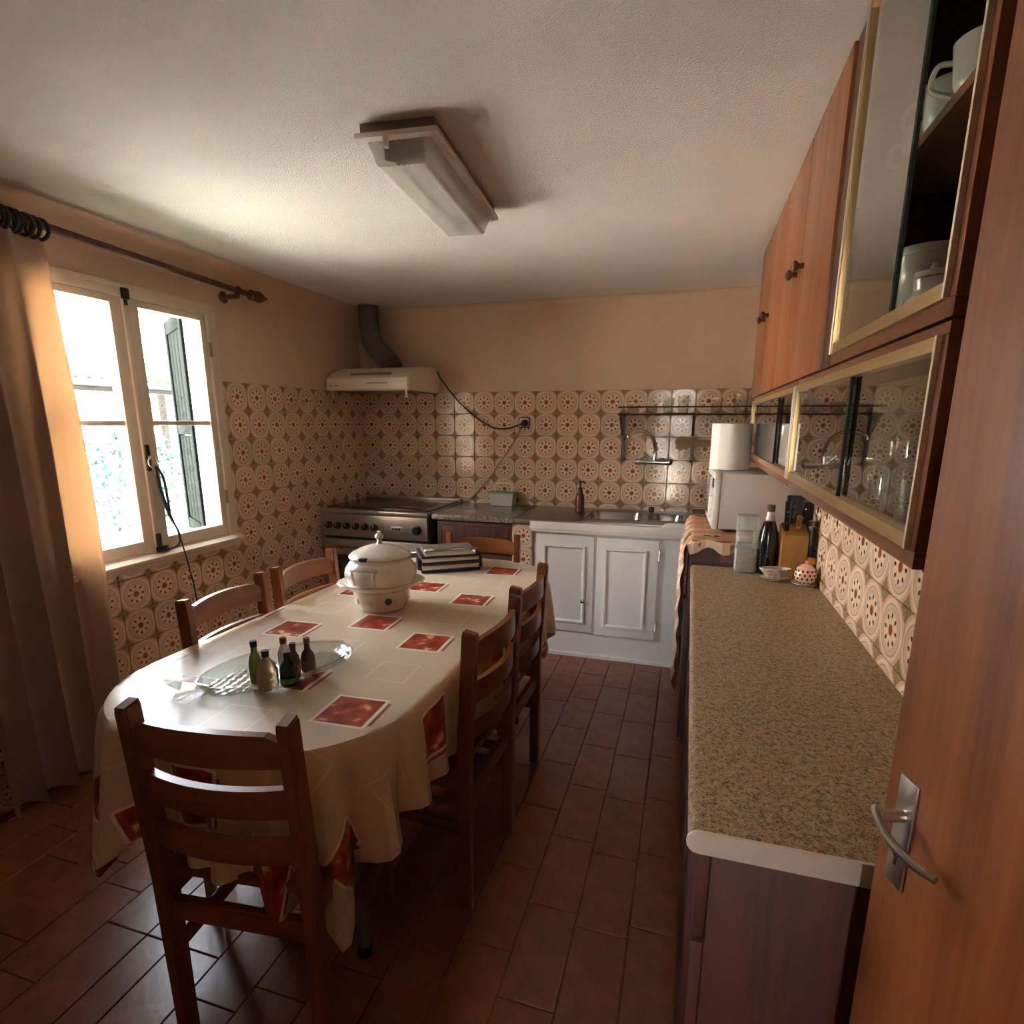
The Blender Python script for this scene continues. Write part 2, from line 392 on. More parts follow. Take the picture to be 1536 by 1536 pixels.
dark_metal = mat('dark_metal', (.035, .032, .03), .4, .6)
black_p = mat('black_plastic', (.012, .012, .012), .35)
gold = mat('gold_anodised', (.55, .39, .19), .32, .85)
cream_s = mat('pale_aluminium', (.72, .66, .56), .35, .6)
ceramic = mat('white_ceramic', (.84, .81, .76), .12, coat=.6)
creamware = mat('cream_earthenware', (.66, .60, .51), .18, coat=.5)
glass_t = thin_glass('clear_glass', (.97, .98, .97), 1.0)
pane_m = thin_glass('window_pane', (.96, .98, .98), 1.0)
# ================================================================ the setting
W, YF, ZC, T, ZT = 2.86, -4.05, 2.225, .15, 1.65
def struct(b, name, m, parent=None, smooth=35):
    o = b.build(name, m, parent, smooth=smooth)
    if parent is None: tag(o, kind='structure')
    return o
WY0, WY1, WZ0, WZ1 = -2.36, -1.40, .80, 2.0
# floor slab and tiles
floor = struct(B().box((-.35, YF - .2, -.25), (W + .3, .3, -.006)), 'floor', grout_m)
edges = [0, .06, .213, .366, .519, .672, .825, .978, 1.08] + [round(1.08 + .153 * i, 3) for i in range(1, 12)] + [W]
offs = {5: -2.81, 6: -2.922, 7: -2.922, 8: -2.922, 9: -3.03}
_ft = {}
def floor_tile(w, l):
    k = (round(w, 3), round(l, 3))
    if k not in _ft:
        b = B(); g = .0014; bv = .0018
        x, y = w / 2 - g, l / 2 - g
        lo = [b.bm.verts.new(p) for p in ((-x, -y, -.007), (x, -y, -.007), (x, y, -.007), (-x, y, -.007))]
        md = [b.bm.verts.new(p) for p in ((-x, -y, -.002), (x, -y, -.002), (x, y, -.002), (-x, y, -.002))]
        tp = [b.bm.verts.new(p) for p in ((-x + bv, -y + bv, 0), (x - bv, -y + bv, 0), (x - bv, y - bv, 0), (-x + bv, y - bv, 0))]
        b.bridge(lo, md); b.bridge(md, tp); b.bm.faces.new(tp)
        me = b.mesh('floor_tile', 0); me.materials.append(floor_m); _ft[k] = me
    return _ft[k]
rnd = random.Random(3)
for i in range(len(edges) - 1):
    x0, x1 = edges[i], edges[i + 1]
    y = offs.get(i, -rnd.random() * .31)
    while y > -.02: y -= .31
    while y < -.31: y += .31
    cuts = [0.0]
    while y > YF + .02: cuts.append(y); y -= .31
    cuts.append(YF)
    for a, b_ in zip(cuts, cuts[1:]):
        if a - b_ < .015: continue
        o = bpy.data.objects.new('tile', floor_tile(x1 - x0, a - b_)); C.objects.link(o); o.parent = floor
        o.location = ((x0 + x1) / 2, (a + b_) / 2, rnd.uniform(-.0006, .0004)); o.rotation_euler = (rnd.gauss(0, .0025), rnd.gauss(0, .0025), 0)
# walls
wall_left = struct(B().box((-.12, YF, -.25), (0, WY0, 2.6)).box((-.12, WY1, -.25), (0, 0.3, 2.6)).box((-.12, WY0, -.25), (0, WY1, WZ0)).box((-.12, WY0, WZ1), (0, WY1, 2.6)), 'wall_left', plaster)
render_m = mat('white_render', (.80, .78, .73), .9, var=.05, vscale=4)
struct(B().box((-.18, YF - .2, -.45), (-.121, WY0, 2.6)).box((-.18, WY1, -.45), (-.121, .3, 2.6)).box((-.18, WY0, -.45), (-.121, WY1, WZ0)).box((-.18, WY0, WZ1), (-.121, WY1, 2.6)), 'wall_outside', render_m)
wall_back = struct(B().box((0, 0, -.25), (W, .3, 2.6)), 'wall_back', plaster)
wall_right = struct(B().box((W, YF, -.25), (W + .3, .3, 2.6)), 'wall_right', plaster)
DX0, DX1, DZ = 1.98, 2.85, 2.07
wall_front = struct(B().box((-.34, YF - .2, -.25), (DX0, YF, 2.6)).box((DX1, YF - .2, -.25), (W + .3, YF, 2.6)).box((DX0, YF - .2, DZ), (DX1, YF, 2.6)), 'wall_front', plaster)
ceiling = struct(B().box((0, YF, ZC), (W, 0, 2.6)), 'ceiling', ceil_m)
# soft plastered junctions between the walls and the ceiling
b = B(); R = .11; n = 8
arc = [(R - R * math.cos(PI / 2 * k / n), R - R * math.sin(PI / 2 * k / n)) for k in range(n + 1)]   # concave, from the wall up to the ceiling
poly = [(0, 0)] + [(p, q) for p, q in arc]
b.prism(poly, lambda u, v: (u, YF, ZC - v), lambda u, v: (u, 0, ZC - v))
struct(b, 'trim_1', plaster, smooth=60)  # wall colour instead of ceiling white, painting in the edge's brown shade
b = B(); R = .05
arc = [(R - R * math.cos(PI / 2 * k / n), R - R * math.sin(PI / 2 * k / n)) for k in range(n + 1)]
b.prism([(0, 0)] + arc, lambda u, v: (0, -u, ZC - v), lambda u, v: (W, -u, ZC - v))
struct(b, 'trim_2', plaster, smooth=60)
# wall tiles
_wt = {}
def wall_tile(w, h, u0, v0):
    k = tuple(round(q, 4) for q in (w, h, u0, v0))
    if k not in _wt:
        b = B(); L = b.bm.loops.layers.uv.new('UVMap'); g = .0011; bv = .003; t = .007
        x, y = w / 2 - g, h / 2 - g
        def ring(x, y, z): return [b.bm.verts.new(p) for p in ((-x, -y, z), (x, -y, z), (x, y, z), (-x, y, z))]
        lo, md, tp = ring(x, y, 0), ring(x, y, t - .0022), ring(x - bv, y - bv, t)
        b.bridge(lo, md); b.bridge(md, tp); b.bm.faces.new(tp)
        bmesh.ops.recalc_face_normals(b.bm, faces=b.bm.faces)
        for f in b.bm.faces:
            for l in f.loops: l[L].uv = ((l.vert.co.x + w / 2) / T + u0, (l.vert.co.y + h / 2) / T + v0)
        me = b.mesh('tile', 0, fix=False); me.materials.append(tile_m); _wt[k] = me
    return _wt[k]
def lay(wall, u, v, nrm, org, i, j, clip=None):
    """tile cell (column i, row j from the top) of a wall; clip = (u0, u1, v0, v1) rectangle cut away"""
    a0, a1, z0, z1 = i * T, i * T + T, ZT - (j + 1) * T, ZT - j * T
    rects = [(a0, a1, z0, z1)]
    if clip:
        c0, c1, d0, d1 = clip
        if a1 > c0 + .004 and a0 < c1 - .004 and z1 > d0 + .004 and z0 < d1 - .004:
            rects = []
            if a0 < c0: rects.append((a0, c0, z0, z1))
            if a1 > c1: rects.append((c1, a1, z0, z1))
            m0, m1 = max(a0, c0), min(a1, c1)
            if z0 < d0: rects.append((m0, m1, z0, d0))
            if z1 > d1: rects.append((m0, m1, d1, z1))
    for (p, q, r, s) in rects:
        if q - p < .012 or s - r < .012: continue
        o = bpy.data.objects.new('tile', wall_tile(q - p, s - r, (p - a0) / T, (r - z0) / T)); C.objects.link(o); o.parent = wall
        M = Matrix((u, v, nrm)).transposed().to_4x4()
        J = Euler((rnd.gauss(0, .006), rnd.gauss(0, .006), rnd.gauss(0, .002))).to_matrix().to_4x4()
        M = M @ J; M.translation = Vector(org) + Vector(u) * (p + q) / 2 + Vector((0, 0, (r + s) / 2)) + Vector(nrm) * rnd.uniform(-.0004, .0006)
        o.matrix_local = M
Z3 = Vector((0, 0, 1))
# left wall: u runs from the far corner towards the doorway
for i in range(27):
    for j in range(11):
        lay(wall_left, Vector((0, 1, 0)), Z3, Vector((1, 0, 0)), (0, -27 * T, 0), i, j, (27 * T + WY0 - .012, 27 * T + WY1 + .012, WZ0 - .012, WZ1 + .02))
for i in range(19):
    for j in range(7):
        lay(wall_back, Vector((1, 0, 0)), Z3, Vector((0, -1, 0)), (0, 0, 0), i, j)
for j in range(7): lay(wall_back, Vector((1, 0, 0)), Z3, Vector((0, -1, 0)), (0, 0, 0), 19, j, (W, 9, -1, 9))
for i in range(5, 27):
    for j in range(2, 6): lay(wall_right, Vector((0, -1, 0)), Z3, Vector((-1, 0, 0)), (W, 0, 0), i, j)
# tiled masonry pier between the brown unit and the sink unit
wall_pier = struct(B().box((1.376, -.575, 0), (1.488, -.008, .835)), 'wall_pier', plaster)
_zs = ZT; ZT = .833
for j in range(6): lay(wall_pier, Vector((1, 0, 0)), Z3, Vector((0, -1, 0)), (1.357, -.575, 0), 0, j, (.131, 9, -1, 9))
ZT = _zs
# ---------------------------------------------------------------- window
window = thing('window_1', None, None, (0, -1.88, WZ0), kind='structure')
def wb(name, m, boxes, parent, bev=.004):
    b = B()
    for a, c in boxes: b.box(a, c, bev)
    return b.build(name, m, parent, world=True)
wb('frame', win_m, [((-.07, WY0, WZ0), (.016, WY0 + .035, WZ1)), ((-.07, WY1 - .035, WZ0), (.016, WY1, WZ1)), ((-.07, WY0 + .035, WZ1 - .035), (.016, WY1 - .035, WZ1)), ((-.07, WY0 + .035, WZ0), (.016, WY1 - .035, WZ0 + .045))], window)
wb('casing', win_m, [((-.001, WY0 - .02, WZ0 - .02), (.022, WY1 + .02, WZ0 + .012)), ((-.001, WY0 - .02, WZ0 + .012), (.014, WY0 + .004, WZ1 + .02)), ((-.001, WY1 - .004, WZ0 + .012), (.014, WY1 + .02, WZ1 + .02)), ((-.001, WY0 + .004, WZ1 - .004), (.014, WY1 - .004, WZ1 + .02))], window, .003)
b = B(); b.prism([(-.001, 0), (.046, .0), (.05, .008), (.05, .018), (.03, .03), (-.001, .034)], lambda u, v: (u, WY0 - .03, WZ0 + .008 + v), lambda u, v: (u, WY1 + .025, WZ0 + .008 + v))
b.build('window_sill', win_m, window, world=True)
for (a, c) in ((WY0 + .037, -1.8815), (-1.8785, WY1 - .037)):
    s_in = .036 if c < -1.85 else .066          # hinge-side and meeting-side stile widths
    lo, hi = a + (.036 if c < -1.85 else .066), c - (.066 if c < -1.85 else .036)
    z0, z1 = WZ0 + .046, WZ1 - .036
    sash = wb('sash', win_m, [((-.05, a, z0), (.004, lo, z1)), ((-.05, hi, z0), (.004, c, z1)), ((-.05, lo, z0), (.004, hi, z0 + .058)), ((-.05, lo, z1 - .03), (.004, hi, z1))], window, .005)
    wb('glazing_bar', win_m, [((-.042, lo, 1.424), (-.004, hi, 1.446))], sash, .004)
    for (p, q) in ((z0 + .056, 1.426), (1.444, z1 - .028)):
        wb('pane', pane_m, [((-.026, lo - .004, p - .004), (-.022, hi + .004, q + .004))], sash, 0)
    for zz in (1.05, 1.80):
        yy = a - .006 if c < -1.85 else c + .006
        B().cyl((.012, yy, zz - .035), (.012, yy, zz + .035), .0075, n=10).build('hinge', mat('old_brass', (.28, .22, .15), .45, .8), window, world=True)
# meeting strip, rod bolt with ring, catches
wb('meeting_strip', win_m, [((.002, -1.895, WZ0 + .05), (.016, -1.865, WZ1 - .04))], window, .005)
b = B().box((.014, -1.888, 1.22), (.024, -1.868, 1.34), .003)
b.build('bolt_plate', dark_metal, window, world=True)
b = B(); b.tube([(.045 , -1.878 + .024 * math.sin(t), 1.262 + .024 * math.cos(t)) for t in [2 * PI * k / 20 for k in range(20)]], .004, 8, closed=True); b.cyl((.018, -1.878, 1.285), (.05, -1.878, 1.285), .006, n=10)
b.build('ring_pull', steel, window, world=True)
B().box((.014, -1.90, 1.955), (.03, -1.868, 2.0), .004).cyl((.02, -1.884, 1.93), (.02, -1.884, 1.96), .007, n=10).build('top_catch', dark_metal, window, world=True)
B().box((.014, -1.90, .842), (.034, -1.845, .868), .004).box((.016, -1.895, .862), (.028, -1.872, .93), .003).build('bottom_catch', dark_metal, window, world=True)
# stone threshold outside and the reveal is the wall itself
# ---------------------------------------------------------------- door
hx, hy, ex, ey = 2.842, -4.020, 2.624, -3.242
dl = math.hypot(ex - hx, ey - hy); da = math.atan2(ey - hy, ex - hx)
door = thing('door_1', None, None, (hx, hy, 0.006), da, kind='structure')
# local: x from the hinge to the free edge, +y is the room-facing side turned to the camera
leaf = B().box((0, -.04, 0), (dl, .0, 2.055), .003).build('door_leaf', door_w, door)
hz = 1.0
px = dl - .036
plate = B().box((px - .014, -.0005, hz - .068), (px + .014, .0035, hz + .062), .002).build('lock_plate', steel, door)
B().lathe([(.0042, 0), (.0042, .001)], 14, (px, .0033, hz - .030), Matrix.Rotation(-PI / 2, 3, 'X')).box((px - .0015, .0033, hz - .043), (px + .0015, .0043, hz - .030)).build('keyhole', black_p, plate)
b = B(); b.cyl((px, .003, hz + .018), (px, .028, hz + .018), .0065, n=16)
path = bez([(px + .010, .026, hz + .022), (px + .002, .030, hz + .017), (px - .022, .030, hz + .006), (px - .050, .024, hz + .001), (px - .072, .015, hz + .001)], 8)
b.tube(path, [.0050] * 6 + [.0046] * (len(path) - 10) + [.0040] * 4, 10)
b.build('lever_handle', steel, door)
for zz in (.25, 1.80): B().cyl((-.004, -.008, zz - .05), (-.004, -.008, zz + .05), .008, n=10).build('hinge', steel, door)
# door casing
b = B().box((DX0 - .06, YF - .001, 0), (DX0, YF + .014, DZ + .06), .003).box((DX0, YF - .001, DZ), (DX1, YF + .014, DZ + .06), .003)
struct(b, 'trim_3', mahog_d)
# hall behind the camera: floor, walls, and an added end gap sized for fill light
HY = -6.6
struct(B().box((.6, HY, -.25), (W + .3, YF - .2, 0)), 'floor_hall', mat('hall_floor', (.24, .11, .06), .4, var=.2))
struct(B().box((.5, HY, 0), (.6, YF - .2, 2.6)), 'wall_hall_left', plaster)
struct(B().box((W + .3, HY, 0), (W + .4, YF - .2, 2.6)), 'wall_hall_right', plaster)
struct(B().box((.5, HY, 2.5), (W + .4, YF - .2, 2.62)), 'ceiling_hall', ceil_m)
struct(B().box((.5, HY - .2, 0), (2.0, HY, 2.6)).box((2.22, HY - .2, 0), (W + .4, HY, 2.6)).box((2.0, HY - .2, 2.05), (2.22, HY, 2.6)), 'wall_hall_end', plaster)
# ================================================================ outside the window
ground = struct(B().box((-40, -30, -.6), (-2.5, 30, -.35)), 'ground', mat('pale_paving', (.74, .70, .62), .9, var=.2, vscale=1.2))
struct(B().box((-2.5, -30, -.6), (-.18, 30, -.352)), 'ground_dark_strip', mat('dark_strip_green', (.045, .075, .03), .95, var=.5, vscale=6))  # unseen dark ground added to cut bounce onto the ceiling near the window
# unseen block added left of the window to keep light off the back ceiling
struct(B().box((-9.5, -11, -.5), (-.181, -4.8, 3.0)), 'wall_light_block', mat('light_block_render', (.42, .33, .25), .9, var=.15, vscale=2))
struct(B().box((-.18, -30, -.6), (40, HY - .2, -.25)), 'ground_front', mat('gravel', (.42, .37, .30), .95, var=.3, vscale=3))
# wooden shutters, opened outwards
shut_m = mat('green_shutter_paint', (.0028, .007, .0055), .9, spec=.05, var=.3, vscale=9)
def shutter(label, loc, rz):
    t = thing('window_shutter', label, 'shutter', loc, rz, 'outside window shutters')
    # local: x from the hinge outwards, thickness in y
    wd, h = .47, 1.2
    for a, c in (((0, -.018, 0), (.055, .018, h)), ((wd - .055, -.018, 0), (wd, .018, h))): B().box(a, c, .004).build('stile', shut_m, t)
    for z in (0, .57, h - .07): B().box((.055, -.017, z), (wd - .055, .017, z + .07), .003).build('rail', shut_m, t)
    me = B().box((-.043, -.010, -.245), (.043, .010, .245), .004).mesh('board'); me.materials.append(shut_m)
    for z0 in (.32, .885):
        for i in range(4):
            o = bpy.data.objects.new('board', me); C.objects.link(o); o.parent = t; o.location = (.055 + .045 + i * .090, 0, z0)
    return t
shutter('dark green boarded shutter standing open outside the right window sash', (-.19, WY1 + .015, .80), math.radians(146))
shutter('dark green boarded shutter standing open outside, behind the curtain', (-.19, WY0 - .015, .80), math.radians(-140))
# neighbouring white house with tiled eaves
wh = mat('whitewash', (.80, .78, .74), .9, var=.06, vscale=2)
roof_t = mat('clay_roof_tile', (.55, .33, .22), .8, var=.3, vscale=6)
nb = thing('garden_house', 'whitewashed house with a tiled roof seen through the window', 'house', (-13, 4, -.35))
B().box((-16, -4.5, -.35), (-12, 14, 4.3)).build('house_wall', wh, nb, world=True)
B().prism([(-11.55, 4.2), (-11.55, 4.32), (-16.3, 6.2), (-16.3, 6.08)], lambda u, v: (u, -5, v), lambda u, v: (u, 14.4, v)).build('roof_slab', wh, nb, world=True)
me = B(); me.sheet([[(.085 * math.cos(a), .0 + .2 * 0 + (k * 5.12), .07 * math.sin(a)) for k in (0, 1)] for a in [PI * i / 6 for i in range(7)]])
me = me.mesh('roof_tile_row'); me.materials.append(roof_t)
for i in range(88):
    o = bpy.data.objects.new('roof_tile_row', me); C.objects.link(o); o.parent = nb
    Mx = Matrix((Vector((0, 1, 0)), Vector((-.9297, 0, .368)), Vector((.368, 0, .9297)))).transposed().to_4x4()
    Mx.translation = Vector((-11.55, -4.9 + i * .218, 4.32)) - Vector(nb.location); o.matrix_local = Mx
B().tube([(-11.50, -4.9, 4.22), (-11.50, 14.3, 4.22)], .06, 8).build('gutter', mat('zinc_gutter', (.02, .02, .02), .9, spec=.05), nb, world=True)
for yy in (1.5, 5.5): 
    f = B().box((-12.02, yy, .6), (-11.97, yy + 1.0, 2.0)).build('window', win_m, nb, world=True); B().box((-11.975, yy + .08, .68), (-11.96, yy + .92, 1.92)).build('pane', mat('dark_glass', (.05, .07, .08), .1), f, world=True)
# low lean-to roof on posts in front of it
lt = thing('garden_pergola', 'pale tiled lean-to roof on posts in the garden outside', 'pergola', (-8.5, 3, -.35))
B().prism([(-7.2, 2.05), (-7.2, 2.13), (-10, 2.72), (-10, 2.64)], lambda u, v: (u, -1.2, v), lambda u, v: (u, 10, v)).build('roof_slab', wh, lt, world=True)
B().tube([(-7.13, -1.2, 2.06), (-7.13, 10, 2.06)], .04, 8).build('gutter', MATS['zinc_gutter'], lt, world=True)
B().box((-7.36, -1.1, 1.95), (-7.24, 10, 2.10)).build('beam', mat('weathered_beam', (.022, .020, .018), .9, var=.3, spec=.05), lt, world=True)
for yy in (-.6, 2.0, 4.6, 7.2, 9.6): B().box((-7.36, yy, -.35), (-7.24, yy + .12, 1.90)).build('post', MATS['weathered_beam'], lt, world=True)
for yy in (-.6, 2.0, 4.6, 7.2, 9.6): B().box((-9.96, yy, -.35), (-9.84, yy + .12, 2.6)).build('post', MATS['weathered_beam'], lt, world=True)
me = B(); me.sheet([[(.085 * math.cos(a), k * 2.9, .07 * math.sin(a)) for k in (0, 1)] for a in [PI * i / 6 for i in range(7)]])
me = me.mesh('roof_tile_row'); me.materials.append(roof_t)
for i in range(51):
    o = bpy.data.objects.new('roof_tile_row', me); C.objects.link(o); o.parent = lt
    Mx = Matrix((Vector((0, 1, 0)), Vector((-.9785, 0, .206)), Vector((.206, 0, .9785)))).transposed().to_4x4()
    Mx.translation = Vector((-7.18, -1.1 + i * .218, 2.12)) - Vector(lt.location); o.matrix_local = Mx
# shrubs
leafc = [mat('leaf_pale', (.010, .040, .034), .6, var=.3), mat('leaf_blue_green', (.005, .034, .038), .6, var=.3)]
def bush(x, y, rx, rz_, label, seed, m, ground_z=-.35):
    rr = random.Random(seed); t = thing('shrub', label, 'shrub', (x, y, ground_z), 0, 'shrubs outside the window')
    b = B()
    for k in range(5):
        a = rr.uniform(0, 2 * PI); b.tube([(0, 0, 0), (.2 * rx * math.cos(a), .2 * rx * math.sin(a), rz_ * .5), (.5 * rx * math.cos(a), .5 * rx * math.sin(a), rz_ * 1.1)], [.03, .02, .008], 6)
    b.build('stem', mat('bark', (.16, .11, .07), .9), t)
    vs, fs = [], []
    for k in range(1500):
        d = Vector((rr.gauss(0, 1), rr.gauss(0, 1), rr.gauss(0, 1))).normalized(); q = rr.uniform(.55, 1) 
        c = Vector((d.x * rx * q, d.y * rx * q, rz_ + d.z * rz_ * .95 * q))
        e = Vector((rr.gauss(0, 1), rr.gauss(0, 1), rr.gauss(0, 1))).normalized(); f_ = d.cross(e).normalized() * .035; e = e * .075
        i = len(vs); vs += [c - e, c + f_, c + e, c - f_]; fs.append((i, i + 1, i + 2, i + 3))
    me = bpy.data.meshes.new('foliage'); me.from_pydata([tuple(v) for v in vs], [], fs); me.materials.append(m)
    o = bpy.data.objects.new('foliage', me); C.objects.link(o); o.parent = t; tag(o, kind='stuff')
bush(-5.9, 1.0, .95, .88, 'low pale shrub nearest the window sill outside', 1, leafc[1])
bush(-6.1, 2.95, .95, .92, 'broad blue-green shrub in front of the garden posts', 2, leafc[0])
bush(-5.9, 4.85, .92, .86, 'rounded shrub outside towards the right window pane', 3, leafc[1])
bush(-6.1, 6.75, .95, .95, 'taller shrub in front of the tiled lean-to roof', 4, leafc[0])
bush(-6.1, -.9, .9, .86, 'shrub outside behind the curtain edge', 5, leafc[0])
# ================================================================ chairs
def bar(b, n, fx, sec):
    """swept bar: sec(t) -> four corner points, t 0..1"""
    rings = [[b.bm.verts.new(p) for p in sec(k / n)] for k in range(n + 1)]
    for a, c in zip(rings, rings[1:]): b.bridge(a, c)
    b.bm.faces.new(list(reversed(rings[0]))); b.bm.faces.new(rings[-1])
    return b
CW = .385
def make_chair():
    t = thing('dining_chair', '', 'chair')
    hw = CW / 2
    for s in (-1, 1):
        poly = [(.021, 0), (-.019, 0), (-.021, .46), (-.047, .875), (-.045, .887), (-.009, .893), (-.005, .88), (.021, .46)]
        b = B(); b.prism(poly, lambda u, v: (s * hw, u, v), lambda u, v: (s * (hw - .030), u, v))
        bmesh.ops.bevel(b.bm, geom=[e for e in b.bm.edges if abs((e.verts[0].co - e.verts[1].co).x) < 1e-5], offset=.004, segments=2, affect='EDGES')
        b.build('back_post', chair_w, t)
    def slat(name, zl, zh, dep, y0, hump=0.):
        b = B(); xi = hw - .029
        def sec(k):
            x = -xi + 2 * xi * k; q = 2 * k - 1
            y = y0 - dep * (1 - q * q)
            top = zh + hump * (1 - q * q) * .6 + (hump if abs(q) < .82 else hump * max(0, (1 - abs(q)) / .18))
            return [(x, y - .009, zl + .004 * (1 - q * q)), (x, y + .009, zl + .004 * (1 - q * q)), (x, y + .009, top), (x, y - .009, top)]
        bar(b, 22, None, sec); b.build(name, chair_wx, t, smooth=25)
    slat('top_rail', .785, .838, .030, -.022, .016)
    slat('back_slat', .668, .735, .030, -.014)
    slat('back_slat', .556, .614, .028, -.008)
    for s in (-1, 1):
        b = B().box((s * (hw - .004), .345, 0), (s * (hw - .036), .383, .45), .004); b.build('front_leg', chair_w, t)
        B().box((s * (hw - .008), .018, .40), (s * (hw - .026), .348, .45), .002).build('seat_rail', chair_wy, t)
        B().box((s * (hw - .009), .018, .255), (s * (hw - .027), .348, .287), .003).build('side_stretcher', chair_wy, t)
    B().box((-hw + .034, .355, .40), (hw - .034, .373, .45), .002).build('seat_rail', chair_wx, t)
    B().box((-hw + .029, -.008, .352), (hw - .029, .012, .405), .003).build('back_stretcher', chair_wx, t)
    B().box((-hw + .034, .355, .19), (hw - .034, .373, .222), .003).build('front_stretcher', chair_wx, t)
    # shaped wooden seat, slightly dished
    P = []
    for i in range(15):
        row = []
        for j in range(13):
            u = -1 + 2 * i / 14; v = j / 12
            x = u * (hw - .002 + .012 * v); y = .016 + v * .385 
            z = .473 - .012 * (1 - u * u) * (1 - (2 * v - 1) ** 2)
            row.append((x, y, z))
        P.append(row)
    b = B(); V = b.sheet(P); V2 = b.sheet([[(x, y, .45) for x, y, z in r] for r in P])
    nu, nv = len(V), len(V[0])
    per = [(i, 0) for i in range(nu)] + [(nu - 1, j) for j in range(1, nv)] + [(i, nv - 1) for i in range(nu - 2, -1, -1)] + [(0, j) for j in range(nv - 2, 0, -1)]
    for k in range(len(per)):
        a, c = per[k], per[(k + 1) % len(per)]
        b.bm.faces.new((V[a[0]][a[1]], V[c[0]][c[1]], V2[c[0]][c[1]], V2[a[0]][a[1]]))
    b.build('seat', chair_wx, t)
    return t
chair = make_chair()
spots = [(1.506, -3.092, math.radians(6), 'dark brown ladder-back chair in the foreground at the head of the table'),
         (.897, -2.387, -PI / 2 + .02, 'ladder-back chair by the left wall, nearer to the curtain'),
         (.899, -1.948, -PI / 2 - .02, 'ladder-back chair by the left wall, nearer to the stove'),
         (1.834, -2.385, PI / 2 - .06, 'nearer of the two ladder-back chairs on the aisle side of the table'),
         (1.820, -1.935, PI / 2 - .02, 'farther of the two ladder-back chairs on the aisle side of the table'),
         (1.405, -1.252, PI + .11, 'orange-lit ladder-back chair at the far end of the table')]
for k, (x, y, a, lab) in enumerate(spots):
    o = chair if k == 0 else copy_tree(chair)
    o.location = (x, y, 0); o.rotation_euler = (0, 0, a); o['label'] = lab; o['group'] = 'dining chairs around the table'
# ================================================================ table
TX, TY, TA = 1.357, -2.122, math.radians(-1.5)
HA, HB, CR = .425, .925, .33
TZ = .750
def outline(n_c=14, n_x=6, n_y=16, a=HA, b=HB, r=CR):
    """rounded rectangle, returns (point, outward normal)"""
    out = []
    corners = [(a - r, -b + r, -PI / 2), (a - r, b - r, 0), (-a + r, b - r, PI / 2), (-a + r, -b + r, PI)]
    for k, (cx, cy_, a0) in enumerate(corners):
        for i in range(n_c + 1):
            t = a0 + PI / 2 * i / n_c
            out.append((Vector((cx + r * math.cos(t), cy_ + r * math.sin(t), 0)), Vector((math.cos(t), math.sin(t), 0))))
        nx_ = n_y if k % 2 == 0 else n_x
        c2 = corners[(k + 1) % 4]; t = a0 + PI / 2
        p0 = Vector((cx + r * math.cos(t), cy_ + r * math.sin(t), 0)); p1 = Vector((c2[0] + r * math.cos(c2[2]), c2[1] + r * math.sin(c2[2]), 0))
        for i in range(1, nx_): out.append((p0.lerp(p1, i / nx_), Vector((math.cos(t), math.sin(t), 0))))
    return out
table = thing('dining_table', 'long dining table with rounded ends under a printed cloth', 'table', (TX, TY, 0), TA)
ol = outline()
b = B(); a_ = [b.bm.verts.new((p.x, p.y, TZ - .028)) for p, nrm in ol]; c_ = [b.bm.verts.new((p.x, p.y, TZ - .002)) for p, nrm in ol]
b.bridge(a_, c_); b.bm.faces.new(list(reversed(a_))); b.bm.faces.new(c_); b.build('table_top', chair_w, table)
B().box((-.30, -.72, .63), (.30, -.70, .722)).box((-.30, .70, .63), (.30, .72, .722)).box((-.30, -.70, .63), (-.28, .70, .722)).box((.28, -.70, .63), (.30, .70, .722)).build('apron', chair_w, table)
for sx in (-1, 1):
    for sy in (-1, 1):
        lg = B().lathe([(.016, .02), (.018, .63)], 14, (sx * .27, sy * .66, 0)).build('leg', mat('grey_leg_metal', (.30, .27, .24), .35, .9), table)
        B().lathe([(.022, 0), (.024, .01), (.020, .03)], 14, (sx * .27, sy * .66, 0)).build('foot', black_p, lg)
